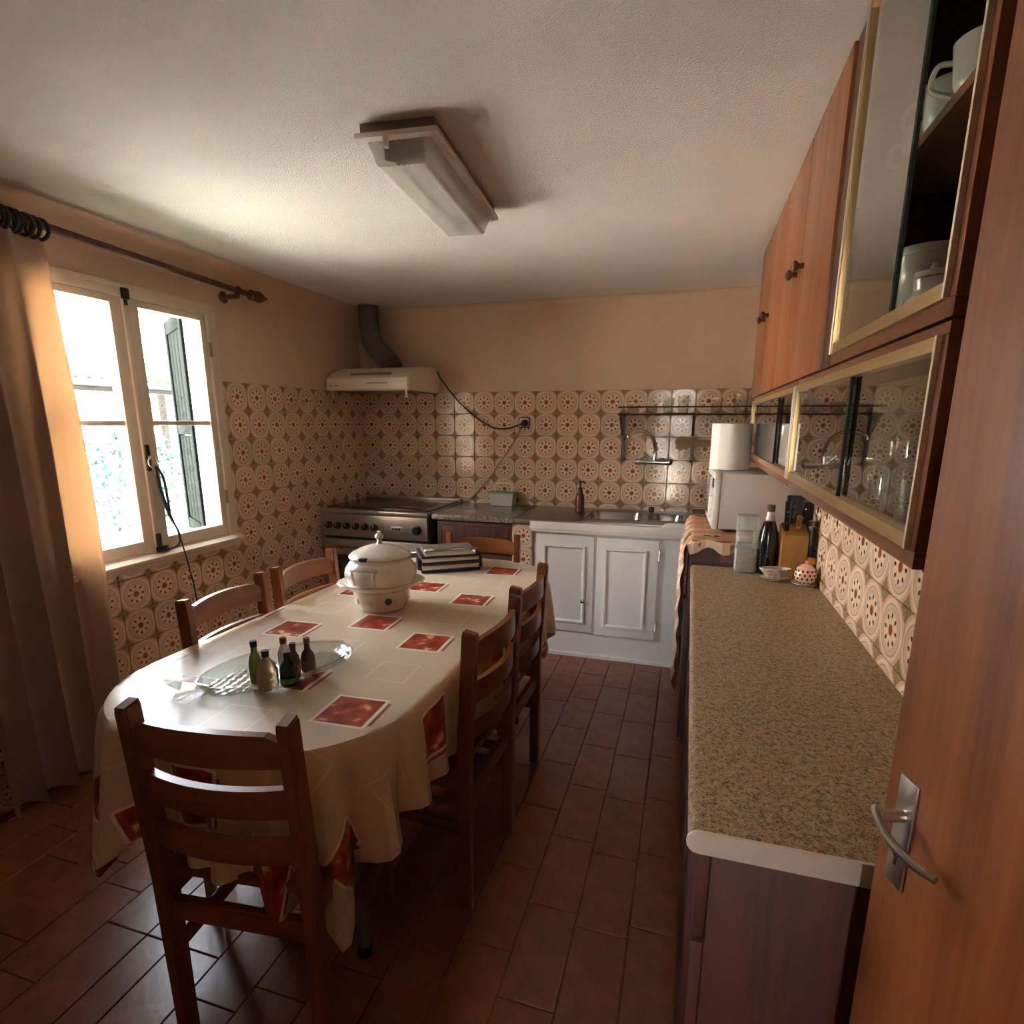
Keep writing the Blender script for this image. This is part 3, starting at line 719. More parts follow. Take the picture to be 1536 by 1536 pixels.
# cloth: top plus a hanging skirt whose length follows a rectangular cloth
cloth_m = cloth_print('printed_oilcloth', .258, -.218, math.radians(4.0))
CX, CY = HA + .245, HB + .28
def drop_len(p, n):
    d = []
    if abs(n.x) > 1e-4: d.append((math.copysign(CX, n.x) - p.x) / n.x)
    if abs(n.y) > 1e-4: d.append((math.copysign(CY, n.y) - p.y) / n.y)
    return min(d)
ol = outline(40, 26, 60, HA + .004, HB + .004, CR + .002)
rc = random.Random(11)
cum = [0]
for (p, _), (q, _) in zip(ol, ol[1:]): cum.append(cum[-1] + (q - p).length)
b = B(); P, UV = [], []
NJ = 26
for (p, nrm), s in zip(ol, cum):
    L = drop_len(p, nrm)
    corner = min(1, 2.2 * abs(nrm.x * nrm.y))                     # 1 on the rounded corners
    row, uvr = [], []
    for q in (.0, .35, .7, .9, .975, 1.0):                        # from table centre-line to the edge
        cpt = Vector((0, max(-HB + HA, min(HB - HA, p.y)), 0)).lerp(p, q)
        row.append((cpt.x, cpt.y, TZ + .0015 - (.0015 if q == 1 else 0))); uvr.append((cpt.x, cpt.y))
    wob = .5 * math.sin(s * 9.0 + 1.3) + .5 * math.sin(s * 15.5 + .4)
    fold = math.sin(s * (2 * PI / .122) + 1.6 * math.sin(s * 2.2))
    for j in range(1, NJ + 1):
        k = j / NJ; d = k * L
        amp = (.011 + .056 * corner) * k ** .8 + .010 * k
        out = .004 + .010 * (1 - math.exp(-d / .02)) + .022 * k * (.35 + corner * .5) + amp * (.75 * fold + .45 * wob)
        tan = Vector((-nrm.y, nrm.x, 0))
        sl = .012 * corner * k * math.cos(s * (2 * PI / .135))
        pt = p + nrm * out + tan * sl
        z = TZ - d * (1 - .018 * corner) if d > .012 else TZ - d * .8
        row.append((pt.x, pt.y, max(z, .03))); f = p + nrm * d; uvr.append((f.x, f.y))
    P.append(row); UV.append(uvr)
b.sheet(P, UV, closed_u=True)
bmesh.ops.remove_doubles(b.bm, verts=[v for v in b.bm.verts if abs(v.co.x) < 1e-5], dist=1e-5)
tcl = b.build('tablecloth', cloth_m, None, smooth=36)
tcl.location = (TX, TY, 0); tcl.rotation_euler = (0, 0, TA)
tag(tcl, 'cream oilcloth printed with red fruit squares, draped over the long table', 'tablecloth')
TT = TZ + .003
# ---------------------------------------------------------------- soup tureen
tu = thing('soup_tureen', 'cream lidded soup tureen with lug handles in the middle of the table', 'tureen', (1.29, -2.055, TT), math.radians(30))
b = B()
b.lathe([(.0, .0), (.088, 0), (.092, .006), (.098, .03), (.106, .055), (.110, .076), (.104, .082), (.0, .082)], 48)
base = b.build('base_bowl', creamware, tu)
B().lathe([(.0, 0), (.012, 0), (.013, .003), (.0, .005)], 18, (.1035 * math.cos(-1.36), .1035 * math.sin(-1.36), .045), Matrix.Rotation(.21, 3, 'Z') @ Matrix.Rotation(PI / 2 + .1, 3, 'X')).build('medallion', mat('grey_glaze', (.09, .08, .075), .25), base)
me = B().box((-.019, -.003, -.021), (.019, .003, .021), .002).mesh('relief_panel'); me.materials.append(creamware)
for k in range(10):
    a = PI * 2 * k / 10 + .35; o = bpy.data.objects.new('relief_panel', me); C.objects.link(o); o.parent = base
    o.location = (.1005 * math.cos(a), .1005 * math.sin(a), .046); o.rotation_euler = (-.2, 0, a + PI / 2); o.rotation_euler = Euler((.0, 0, a + PI / 2))
def lobed(t, r, z):
    c = math.cos(t) ** 8
    return 1 + .16 * c if r > .125 else 1
b = B()
b.lathe([(.10, .078), (.124, .083), (.133, .092), (.137, .100), (.134, .104), (.127, .104), (.128, .114), (.134, .128), (.134, .142), (.128, .160), (.116, .176), (.108, .184), (.110, .192), (.114, .196), (.106, .197), (.1, .19), (.1, .15)], 64, cap0=False, cap1=False, rf=lambda t, r, z: (1 + .20 * math.cos(t) ** 8) if (r > .130 and z < .1045) else 1)
b.build('bowl', creamware, tu)
for a0 in (math.radians(-116), math.radians(64)):
    h = B()
    def pa(a, r, z): return (r * math.cos(a), r * math.sin(a), z)
    h.tube(bez([pa(a0 - .30, .126, .166), pa(a0 - .29, .150, .174), pa(a0, .158, .177), pa(a0 + .29, .150, .174), pa(a0 + .30, .126, .166)], 6), .0072, 8)
    for d in (-.28, .28): h.tube(bez([pa(a0 + d, .150, .172), pa(a0 + d, .149, .15), pa(a0 + d * 1.02, .138, .116)], 6), .0055, 8)
    h.build('handle', creamware, tu)
lid = B().lathe([(.112, .197), (.116, .2), (.113, .206), (.100, .214), (.078, .226), (.052, .236), (.028, .241), (.014, .243), (.0, .2435)], 96, cap0=True, rf=lambda t, r, z: 1 + (.012 * math.cos(24 * t) if .03 < r < .108 else 0)).build('lid', creamware, tu)
B().lathe([(.013, .240), (.008, .250), (.007, .258), (.014, .264), (.017, .271), (.013, .279), (.006, .283), (.008, .287), (.004, .291), (0, .292)], 20).build('knob', creamware, lid)
an = math.radians(-122)
B().obox((.107 * math.cos(an), .107 * math.sin(an), .2045), (.028, .030, .013), Matrix.Rotation(an, 3, 'Z'), .004).build('ladle_slot', black_p, lid)
# ---------------------------------------------------------------- contact grill
ga = math.radians(33)
gr = thing('contact_grill', 'closed steel contact grill with black ends beside the tureen', 'grill', (1.285, -1.415, TT), ga)
grey_s = mat('satin_silver', (.48, .45, .41), .3, .9)
B().box((-.135, -.105, .012), (.135, .10, .036), .006).build('lower_body', grey_s, gr)
B().box((-.14, -.108, .0), (.14, .104, .013), .004).build('base', black_p, gr)
B().box((-.137, -.104, .036), (.137, .10, .050), .003).build('hot_plates', black_p, gr)
up_ = B().box((-.135, -.105, .050), (.135, .10, .070), .006).build('upper_body', grey_s, gr)
B().box((-.14, -.106, .070), (.14, .104, .078), .003).build('black_band', black_p, gr)
b = B(); b.prism([(-.10, .078), (-.10, .088), (-.085, .097), (.07, .100), (.095, .09), (.095, .078)], lambda u, v: (-.12, u, v), lambda u, v: (.12, u, v)); b.build('top_cover', grey_s, gr)
b = B(); b.tube(bez([(-.118, -.085, .098), (-.118, -.118, .110), (-.06, -.126, .113), (.06, -.126, .113), (.118, -.118, .110), (.118, -.085, .098)], 6), .007, 8); b.build('front_handle', chrome, gr)
for s in (-1, 1): B().box((s * .136, -.08, .008), (s * .156, -.02, .062), .008).build('hinge_cap', black_p, gr)
# ---------------------------------------------------------------- glass fish dish and the small bottles
dish_m = thin_glass('pressed_glass', (.86, .88, .86), 2.0, .10, .02)
fa = math.radians(57)
fish = thing('glass_fish_dish', 'clear pressed-glass fish-shaped dish holding little bottles', 'dish', (1.318, -2.682, TT), fa)
def fr(t):      # outline half-width along the body, t from -1 (tail root) to 1 (nose)
    return .110 * (max(0, 1 - abs((t - .05) / 1.02) ** 2.3)) ** .62 + .010 * (1 - t) * .5
N = 40
b = B(); rows = []
for i in range(N + 1):
    t = -1 + 2 * i / N; w = max(fr(t), .004)
    row = []
    for j in range(25):
        q = -1 + 2 * j / 24
        rim = max(0, abs(q) - .78) / .22; endr = max(0, abs(t) - .86) / .14
        k = max(rim, endr)
        rib = .0036 * math.cos(q * 20) * math.cos(t * 36) * (1 - k)
        row.append((t * .205, q * w, .004 + .026 * k ** 1.4 + rib))
    rows.append(row)
b.sheet(rows); o = b.build('dish_body', dish_m, fish, smooth=70)
md = o.modifiers.new('wall', 'SOLIDIFY'); md.thickness = .003
b = B(); b.tube([(t * .205, s_ * max(fr(t), .004), .031) for s_, rng in ((1, range(N + 1)), (-1, range(N, -1, -1))) for t in [-1 + 2 * i / N for i in rng]], .0032, 6, closed=True)
b.build('rim', dish_m, fish)
b = B(); b.prism([(-.195, -.018), (-.225, -.036), (-.262, -.072), (-.270, -.060), (-.246, 0), (-.270, .066), (-.262, .078), (-.225, .036), (-.195, .018)], lambda u, v: (u, v, .016 + (-.195 - u) * .15), lambda u, v: (u, v, .022 + (-.195 - u) * .15))
b.build('tail_fin', dish_m, fish)
b = B().box((-.006, -.093, .004), (.0, .093, .024), .002); b.build('divider', dish_m, fish)
def bottle(name, label, loc, prof, m, capm, capr, caph, label_m=None, lz=None, sq=1., rz=0., liquid=None, z0=.0):
    t = thing(name, label, 'bottle', loc, rz, 'little bottles in the glass dish')
    B().lathe(prof, 24, sq=sq).build('bottle_glass', m, t)
    H = prof[-1][1]; rn = prof[-1][0]
    B().lathe([(rn + .0015, H - .004), (capr, H - .003), (capr, H + caph), (capr * .9, H + caph + .001)], 20, sq=1.).build('cap', capm, t)
    if label_m:
        r = max(p[0] for p in prof) + .0006
        B().lathe([(r, lz[0]), (r, lz[1])], 24, sq=sq, cap0=False, cap1=False).build('paper_label', label_m, t)
    return t
def gl(name, col, rough=.06): return mat(name, col, rough, coat=.5, spec=.6)
g_green = mat('green_bottle_glass', (.16, .22, .035), .05, trans=.6, ior=1.3, coat=.4)
g_dkgreen = mat('deep_green_bottle_glass', (.006, .06, .018), .05, trans=.35, ior=1.3, coat=.5)
g_amber = mat('amber_bottle_glass', (.20, .09, .03), .06, trans=.35, ior=1.3, coat=.4)
g_brown = mat('brown_bottle_glass', (.045, .018, .010), .06, coat=.5)
g_clear = mat('honey_liquor_glass', (.40, .27, .15), .06, trans=.5, ior=1.2, coat=.4)
zd = TT + .008
red_cap = mat('red_cap', (.16, .02, .012), .4)
bottle('liqueur_bottle', 'tall slim green bottle with dark cap, leftmost in the glass dish', (1.325, -2.775, zd), [(.010, 0), (.0155, .002), (.0165, .02), (.0165, .065), (.013, .080), (.0085, .092), (.0075, .112)], g_green, mat('dark_green_cap', (.02, .035, .02), .4), .009, .011)
bottle('liqueur_bottle', 'flat tan liqueur bottle with dark cap at the front of the dish', (1.373, -2.790, zd), [(.012, 0), (.0255, .002), (.0265, .01), (.0265, .055), (.022, .072), (.011, .084), (.008, .088), (.008, .096)], g_clear, black_p, .0095, .012, sq=.62, rz=.5)
bottle('liqueur_bottle', 'clear bottle with a red cap standing behind the others', (1.335, -2.675, zd), [(.010, 0), (.018, .002), (.0185, .04), (.017, .058), (.009, .074), (.0075, .084)], mat('clear_liqueur_glass', (.62, .54, .44), .05, trans=.7, ior=1.2, coat=.4), red_cap, .0095, .013)
bottle('liqueur_bottle', 'round-shouldered deep green bottle with black cap in the dish', (1.408, -2.752, zd), [(.012, 0), (.020, .002), (.0225, .01), (.0225, .048), (.0195, .062), (.0105, .072), (.008, .076), (.008, .082)], g_dkgreen, black_p, .0105, .012, mat('green_label', (.05, .22, .03), .6), (.012, .026))
bottle('liqueur_bottle', 'small amber bottle with an orange label between green and brown bottles', (1.392, -2.708, zd), [(.010, 0), (.0165, .002), (.017, .045), (.014, .062), (.008, .074), (.007, .088)], g_amber, mat('brown_cap', (.05, .03, .02), .4), .0085, .011, mat('orange_label', (.55, .26, .05), .6), (.012, .040))
bottle('liqueur_bottle', 'dark brown bottle with a red-brown cap, rightmost in the dish', (1.402, -2.662, zd), [(.010, 0), (.019, .002), (.0195, .042), (.0155, .056), (.0085, .066), (.0075, .088)], g_brown, mat('maroon_cap', (.10, .02, .012), .4), .009, .010, mat('brown_label', (.09, .045, .03), .6), (.010, .036))
# ================================================================ curtain and rod
rod = thing('curtain_rod', 'dark wooden curtain rod with turned finial above the window', 'curtain rod', (.10, -1.9, 2.11))
rodw = wood('dark_rod_wood', (.06, .020, .010), (.13, .045, .02), 1, .35, 16, .2)
B().cyl((.10, -2.95, 2.150), (.10, -1.20, 2.098), .0145, n=18).build('pole', rodw, rod, world=True)
b = B(); Mr = Matrix.Rotation(-PI / 2, 3, 'X')
b.lathe([(.015, 0), (.026, .006), (.026, .014), (.017, .02), (.024, .035), (.030, .055), (.027, .075), (.017, .10), (.008, .125), (.003, .135)], 20, (.10, -1.215, 2.0985), Mr); b.build('finial', rodw, rod, world=True)
B().cyl((.0, -1.30, 2.075), (.10, -1.30, 2.075), .012, n=12).lathe([(.028, 0), (.03, .008), (.02, .016)], 16, (0, -1.30, 2.075), Matrix.Rotation(PI / 2, 3, 'Y')).tube([(.10, -1.30 , 2.10 - .019 * math.cos(t) ) if False else (.10 + .019 * math.sin(t), -1.30, 2.10 - .019 * math.cos(t)) for t in [2 * PI * k / 16 for k in range(16)]], .005, 8, closed=True).build('bracket', rodw, rod, world=True)
B().cyl((.0, -2.90, 2.125), (.10, -2.90, 2.125), .012, n=12).build('bracket', rodw, rod, world=True)
cur = thing('curtain', 'long beige curtain drawn to the left side of the window', 'curtain', (.12, -2.45, 0))
cur_m = cloth_mat('beige_curtain_cloth', (.46, .35, .285), .12, (.62, .32, .14), bump=.3)
P = []
nu, nv = 150, 40
for i in range(nu + 1):
    t = i / nu; row = []
    for j in range(nv + 1):
        k = j / nv; z = 2.085 - k * (2.065 + .0)
        wtop, wbot = .46, .42
        y = -2.690 + t * (wtop + (wbot - wtop) * k) + .004 * k
        ph = t * 2 * PI * 4.2 + .6 * math.sin(3 * t + 1.5 * k) + 1.5
        amp = .018 + .030 * min(1, k * 3)
        x = .085 + amp * math.sin(ph) + .012 * math.sin(ph * .37 + k * 2)
        y += .012 * math.cos(ph) * (.4 + k)
        if t > .9: y += (t - .9) / .1 * (.03 * math.sin(k * PI) + .015 * k)
        row.append((x, y, z))
    P.append(row)
b = B(); b.sheet(P); b.build('curtain_cloth', cur_m, cur, world=True, smooth=80)
ring_m = mat('dark_ring', (.03, .022, .018), .35, coat=.2)
for k in range(20):
    yy = -2.72 + k * .0243 + .004 * math.sin(k * 5); zc = 2.150 + (yy + 2.95) * (2.098 - 2.150) / 1.75
    B().tube([(.10 + .034 * math.sin(a), yy + (.004 + .006 * math.sin(k * 3)) * math.sin(a), zc - .016 + .034 * math.cos(a)) for a in [2 * PI * q / 22 for q in range(22)]], .0068, 8, closed=True).build('curtain_ring', ring_m, cur, world=True)
# strap hanging from the window bolt
b = B()
lp = bez([(.05, -1.878, 1.24), (.052, -1.872, 1.15), (.054, -1.842, 1.02), (.052, -1.800, .93), (.050, -1.800, .875), (.046, -1.845, .855), (.044, -1.876, .862)], 8)
b.tube(lp, .0058, 8); b.tube(bez([(.052, -1.874, 1.245), (.056, -1.856, 1.10), (.058, -1.80, .90), (.05, -1.755, .70), (.045, -1.735, .56), (.044, -1.728, .52)], 8), [.0034] * 36 + [.0055] * 5, 8)
b.tube(bez([(.05, -1.868, 1.24), (.054, -1.845, 1.19), (.056, -1.838, 1.10), (.055, -1.835, 1.03)], 8), .0055, 8)
tag(b.build('leather_strap', mat('dark_leather', (.035, .030, .03), .5), None), 'dark strap and cord hanging in a loop from the window bolt', 'strap')
# small metal hook on the tiled wall
hk = B().lathe([(.014, 0), (.014, .004)], 14, (.007, -.93, 1.495), Matrix.Rotation(PI / 2, 3, 'Y')); hk.tube(bez([(.01, -.93, 1.495), (.045, -.92, 1.50), (.055, -.86, 1.525), (.052, -.76, 1.56)], 8), .006, 8); hk.lathe([(.011, 0), (.012, .02), (.006, .03)], 12, (.05, -.775, 1.553), Matrix.Rotation(-1.2, 3, 'X'))
tag(hk.build('towel_arm', steel, None), 'small pale metal towel arm fixed to the left tiled wall', 'towel arm')
# ================================================================ ceiling lamp
lamp = thing('ceiling_lamp', 'rectangular fluorescent ceiling fitting with a ribbed clear cover', 'ceiling lamp', (1.547, -2.012, ZC - .10), math.radians(5.2))
LZ = .10; hw_, hl_ = .118, .350          # local: ceiling at z = LZ
lw = mat('lamp_white', (.68, .64, .58), .45)
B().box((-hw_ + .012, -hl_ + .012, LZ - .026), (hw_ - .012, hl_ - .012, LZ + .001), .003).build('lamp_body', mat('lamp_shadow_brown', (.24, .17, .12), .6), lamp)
B().box((-hw_, -hl_, LZ - .040), (hw_, hl_, LZ - .026), .004).build('tray', lw, lamp)
cov = thin_glass('ribbed_diffuser', (.84, .82, .80), 1.6, .26, .22)
b = B(); P = []
for i in range(25):
    u = -1 + 2 * i / 24; row = []
    for j in range(41):
        v = -1 + 2 * j / 40
        d = max(max(abs(u) - .76, 0) / .24, max(abs(v) - .95, 0) / .05)
        row.append((u * .090, v * .325, LZ - .040 - .056 * (1 - d ** 1.6) + .0015 * math.cos(u * 40)))
    P.append(row)
b.sheet(P); b.build('cover', cov, lamp, smooth=60)
tube_m = mat('tube_glass', (.78, .76, .74), .3)
for xx in (-.036, .036): B().cyl((xx, -hl_ + .05, LZ - .062), (xx, hl_ - .05, LZ - .062), .012, n=14).build('fluorescent_tube', tube_m, lamp)
for yy in (-hl_ + .045, hl_ - .06): B().box((-.053, yy, LZ - .078), (.053, yy + .018, LZ - .04), .003).build('tube_holder', mat('holder_grey', (.16, .14, .13), .6), lamp)
for (xx, yy) in ((-.03, -hl_ + .012), (.05, hl_ - .006)): B().box((xx - .006, yy - .012, LZ - .064), (xx + .006, yy + .004, LZ - .036), .002).build('clip', lw, lamp)
# ================================================================ stove
st = thing('range_cooker', 'steel range cooker with black knobs in the far left corner', 'cooker', (.41, -.31, 0))
stf = mat('stove_steel', (.42, .37, .32), .34, .9, bump=.04, bscale=150, stretch=(.04, 1, 1))
stb = mat('stove_side', (.05, .045, .042), .5)
B().box((.012, -.585, .05), (.800, -.012, .855), .004).build('body', stb, st, world=True)
B().box((.03, -.55, 0), (.78, -.03, .052)).build('plinth', black_p, st, world=True)
B().box((.006, -.622, .845), (.806, -.012, .872), .005).build('hob_rim', stf, st, world=True)
hob = B().box((.03, -.565, .872), (.785, -.055, .882), .003).build('hob_glass_lid', mat('dark_hob', (.045, .037, .032), .16, coat=.3), st, world=True)
B().box((.02, -.052, .872), (.80, -.016, .895), .004).build('rear_rail', stf, st, world=True)
cp = B().box((.008, -.628, .690), (.804, -.585, .842), .006).build('control_panel', stf, st, world=True)
Mk = Matrix.Rotation(PI / 2, 3, 'X')
for k in range(6):
    x = .078 + k * .0692
    kn = B().lathe([(.0, 0), (.024, 0), (.024, .006), (.0205, .008), (.0195, .026), (.016, .029), (0, .029)], 20, (x, -.628, .764), Mk).build('knob', black_p, st, world=True)
    B().box((x - .002, -.6585, .764), (x + .002, -.6565, .782)).build('mark', white_p, kn, world=True)
B().lathe([(.0, 0), (.031, 0), (.031, .006), (.026, .008), (.024, .030), (.02, .034), (0, .034)], 24, (.733, -.628, .760), Mk).build('oven_knob', black_p, st, world=True)
B().box((.545, -.631, .745), (.625, -.627, .778), .002).build('button_panel', mat('panel_grey', (.55, .50, .44), .4, .5), st, world=True)
for x in (.563, .585, .607): B().lathe([(0, 0), (.0085, 0), (.008, .008), (0, .009)], 14, (x, -.631, .7615), Mk).build('button', black_p, st, world=True)
B().lathe([(0, 0), (.005, 0), (.004, .003), (0, .003)], 12, (.486, -.628, .765), Mk).build('indicator', black_p, st, world=True)
od = B().box((.012, -.622, .16), (.800, -.585, .672), .006).build('oven_door', stf, st, world=True)
B().box((.09, -.625, .22), (.72, -.620, .56), .004).build('oven_glass', mat('oven_glass', (.015, .013, .012), .08, coat=.4), od, world=True)
b = B().tube(bez([(.09, -.622, .615), (.09, -.658, .62), (.12, -.664, .62), (.69, -.664, .62), (.72, -.658, .62), (.72, -.622, .615)], 6), .009, 10); b.build('door_handle', chrome, od, world=True)
B().box((.02, -.615, .06), (.79, -.585, .15), .005).build('drawer', stf, st, world=True)
# red spatula lying on the hob
b = B().box((.60, -.50, .884), (.70, -.47, .888), .0015).tube([(.52, -.485, .887), (.60, -.485, .887)], .004, 8)
tag(b.build('spatula', mat('red_silicone', (.42, .05, .03), .5), None), 'small red spatula lying on the cooker top', 'spatula')
# ================================================================ extractor hood, duct, cable, socket
hood = thing('extractor_hood', 'white extractor hood above the range cooker', 'hood', (.345, -.25, 1.64))
hm = mat('hood_white', (.66, .59, .50), .4)
b = B(); b.prism([(-.008, 1.645), (-.50, 1.645), (-.502, 1.650), (-.502, 1.722), (-.43, 1.765), (-.30, 1.80), (-.008, 1.815)], lambda u, v: (.045, u, v), lambda u, v: (.645, u, v))
bmesh.ops.bevel(b.bm, geom=list(b.bm.edges), offset=.003, segments=1, affect='EDGES'); b.build('hood_body', hm, hood, world=True)
B().box((.050, -.512, 1.652), (.640, -.498, 1.722), .004).build('front_lip', hm, hood, world=True)
Ms = Matrix.Rotation(-math.atan2(.043, .072), 3, 'X')
b = B().obox((.355, -.461, 1.7495), (.30, .030, .004), Matrix.Rotation(math.atan2(.043, .072), 3, 'X')); b.build('vent_grille', mat('vent_dark', (.22, .18, .15), .6), hood, world=True)
b = B(); 
for k in range(9): b.box((.345 + k * .018, -.5135, 1.684), (.345 + k * .018 + .012, -.511, 1.692))
b.build('slider_marks', mat('mark_brown', (.22, .17, .13), .6), hood, world=True)
b = B()
for k, (x, wd) in enumerate(((.075, .022), (.112, .014), (.13, .01))): b.box((x, -.5135, 1.672), (x + wd, -.5115, 1.679))
b.build('maker_mark', MATS['mark_brown'], hood, world=True)
for x in (.075, .615): B().box((x, -.495, 1.600), (x + .016, -.488, 1.650), .002).box((x - .004, -.497, 1.595), (x + .020, -.486, 1.603), .002).build('filter_tab', white_p, hood, world=True)
B().box((.09, -.44, 1.640), (.60, -.06, 1.646)).build('filter', mat('filter_mesh', (.30, .26, .22), .5, .6), hood, world=True)
pts = bez([(.37, -.19, 1.805), (.345, -.185, 1.845), (.275, -.175, 1.91), (.20, -.165, 2.0), (.185, -.16, 2.10), (.185, -.16, 2.235)], 14)
rads = [.070 + .0030 * math.cos(k * 2.2) for k in range(len(pts))]
b = B().tube(pts, rads, 20)
tag(b.build('exhaust_duct', mat('duct_aluminium', (.17, .135, .105), .5, .75, var=.3, vscale=12), None, smooth=60), 'grey ribbed exhaust duct bending from the hood up to the ceiling', 'duct')
sock = thing('wall_socket', 'square wall socket with a plug on the back tiles', 'socket', (1.272, -.008, 1.44))
B().box((1.232, -.016, 1.403), (1.312, -.006, 1.478), .004).build('cover_plate', mat('socket_frame', (.05, .04, .033), .4), sock, world=True)
B().box((1.238, -.019, 1.409), (1.306, -.013, 1.472), .004).build('face', mat('socket_face', (.62, .52, .42), .4), sock, world=True)
B().lathe([(0, 0), (.024, 0), (.022, .022), (.012, .034), (0, .036)], 16, (1.278, -.019, 1.436), Mk).build('plug', black_p, sock, world=True)
b = B().tube(bez([(.648, -.06, 1.79), (.67, -.05, 1.74), (.78, -.035, 1.60), (.93, -.03, 1.47), (1.05, -.03, 1.405), (1.15, -.032, 1.40), (1.23, -.045, 1.42), (1.272, -.052, 1.436)], 8), .0055, 8)
tag(b.build('hood_cable', mat('cable_dark', (.03, .025, .022), .5), None), 'dark cable sagging from the hood to the wall socket', 'cable')
b = B().tube(bez([(1.262, -.045, 1.42), (1.21, -.02, 1.33), (1.10, -.016, 1.17), (.99, -.016, 1.02), (.90, -.018, .925), (.845, -.03, .878), (.815, -.05, .876)], 8), .0035, 8)
tag(b.build('stove_cable', mat('cable_tan', (.30, .22, .16), .5), None), 'thin tan cable running from the socket down to the cooker', 'cable')
# ================================================================ mid base unit
un = thing('base_cabinet', 'dark brown base cabinet between cooker and white sink unit', 'cabinet', (1.10, -.3, 0))
B().box((.846, -.56, 0), (1.374, -.010, .832), .003).build('carcass', mahog_d, un, world=True)
dr = B().box((.853, -.580, .63), (1.367, -.560, .825), .004).build('drawer', mahog_d, un, world=True)
b = B().box((.885, -.586, .655), (1.335, -.578, .80), .006); b.build('raised_panel', mahog_d, dr, world=True)
B().lathe([(0, 0), (.006, 0), (.006, .012), (.014, .018), (.012, .026), (0, .028)], 16, (1.11, -.586, .727), Mk).build('knob', mahog_d, dr, world=True)
for x0, x1, kx in ((.853, 1.107, 1.08), (1.113, 1.367, 1.14)):
    d = B().box((x0, -.580, .06), (x1, -.560, .622), .004).build('door', mahog_d, un, world=True)
    B().box((x0 + .045, -.586, .11), (x1 - .045, -.578, .575), .006).build('raised_panel', mahog_d, d, world=True)
    B().lathe([(0, 0), (.006, 0), (.006, .012), (.014, .018), (.012, .026), (0, .028)], 16, (kx, -.581, .45), Mk).build('knob', mahog_d, d, world=True)
gran = speckle('grey_granite', (.20, .165, .125), (.09, .07, .055), (.36, .31, .25), 160, .22)
tag(B().box((.826, -.605, .836), (1.374, -.010, .868), .004).build('worktop', gran, None), 'speckled grey-brown stone worktop over the brown base cabinet', 'worktop')
# mint box with handle
bx_ = thing('storage_box', 'small pale green plastic box with a white handle by the wall', 'box', (1.138, -.075, .870))
mint = mat('mint_plastic', (.50, .52, .45), .35); green_l = mat('green_lid_plastic', (.16, .36, .26), .35)
b = B(); b.prism([(-.078, 0), (.078, 0), (.086, .082), (-.086, .082)], lambda u, v: (u, -.05, v), lambda u, v: (u, .05, v)); b.build('box', mint, bx_)
B().box((-.090, -.055, .082), (.090, .055, .094), .004).build('rim', green_l, bx_)
b = B().tube(bez([(-.06, 0, .094), (-.062, 0, .13), (-.04, 0, .152), (.04, 0, .152), (.062, 0, .13), (.06, 0, .094)], 6), .006, 8); b.build('handle', mat('clear_white_plastic', (.70, .66, .58), .3), bx_)
# ================================================================ sink unit
sk = thing('sink_cabinet', 'white painted sink cabinet with two framed doors', 'cabinet', (1.94, -.3, 0))
B().box((1.490, -.560, 0), (2.385, -.012, .800), .003).build('carcass', white_p, sk, world=True)
def framed_door(x0, x1, z0, z1, hinge_right, knob_x=None):
    d = B().box((x0, -.578, z0), (x1, -.560, z1), .003).build('door', white_p, sk, world=True)
    m0, m1, n0, n1 = x0 + .048, x1 - .062 if hinge_right else x1 - .048, z0 + .055, z1 - .06
    b = B(); w = .022
    ins = [(m0, n0), (m1, n0), (m1, n1), (m0, n1)]
    prof = [(0, -.578), (.004, -.588), (.012, -.590), (.018, -.586), (w, -.578)]
    rings = []
    for off, y in prof: rings.append([b.bm.verts.new(p) for p in ((m0 + off, y, n0 + off), (m1 - off, y, n0 + off), (m1 - off, y, n1 - off), (m0 + off, y, n1 - off))])
    for a, c in zip(rings, rings[1:]): b.bridge(a, c)
    b.build('moulding', white_p, d, world=True)
    if knob_x: B().lathe([(0, 0), (.006, 0), (.006, .010), (.012, .014), (.012, .022), (0, .026)], 16, (knob_x, -.578, (z0 + z1) / 2 - .10), Mk).build('knob', chrome, d, world=True)
    hx_ = x1 + .003 if hinge_right else x0 - .003
    for zz in (z0 + .09, z1 - .09): B().cyl((hx_, -.572, zz - .03), (hx_, -.572, zz + .03), .006, n=10).build('hinge', chrome if hinge_right else white_p, d, world=True)
framed_door(1.512, 1.872, .168, .778, False, 1.812)
framed_door(1.888, 2.248, .160, .775, True)
b = B().box((1.478, -.606, .812), (2.40, -.548, .858), .005).box((1.484, -.596, .793), (2.395, -.556, .814), .004); b.build('front_apron', white_p, sk, world=True)
b = B(); b.prism([(2.255, .856), (2.40, .856), (2.40, .884), (2.30, .884), (2.275, .878), (2.262, .866)], lambda u, v: (u, -.602, v), lambda u, v: (u, -.575, v)); b.build('raised_end', white_p, sk, world=True)
B().box((1.492, -.576, .0), (2.383, -.558, .020)).build('plinth_strip', white_p, sk, world=True)
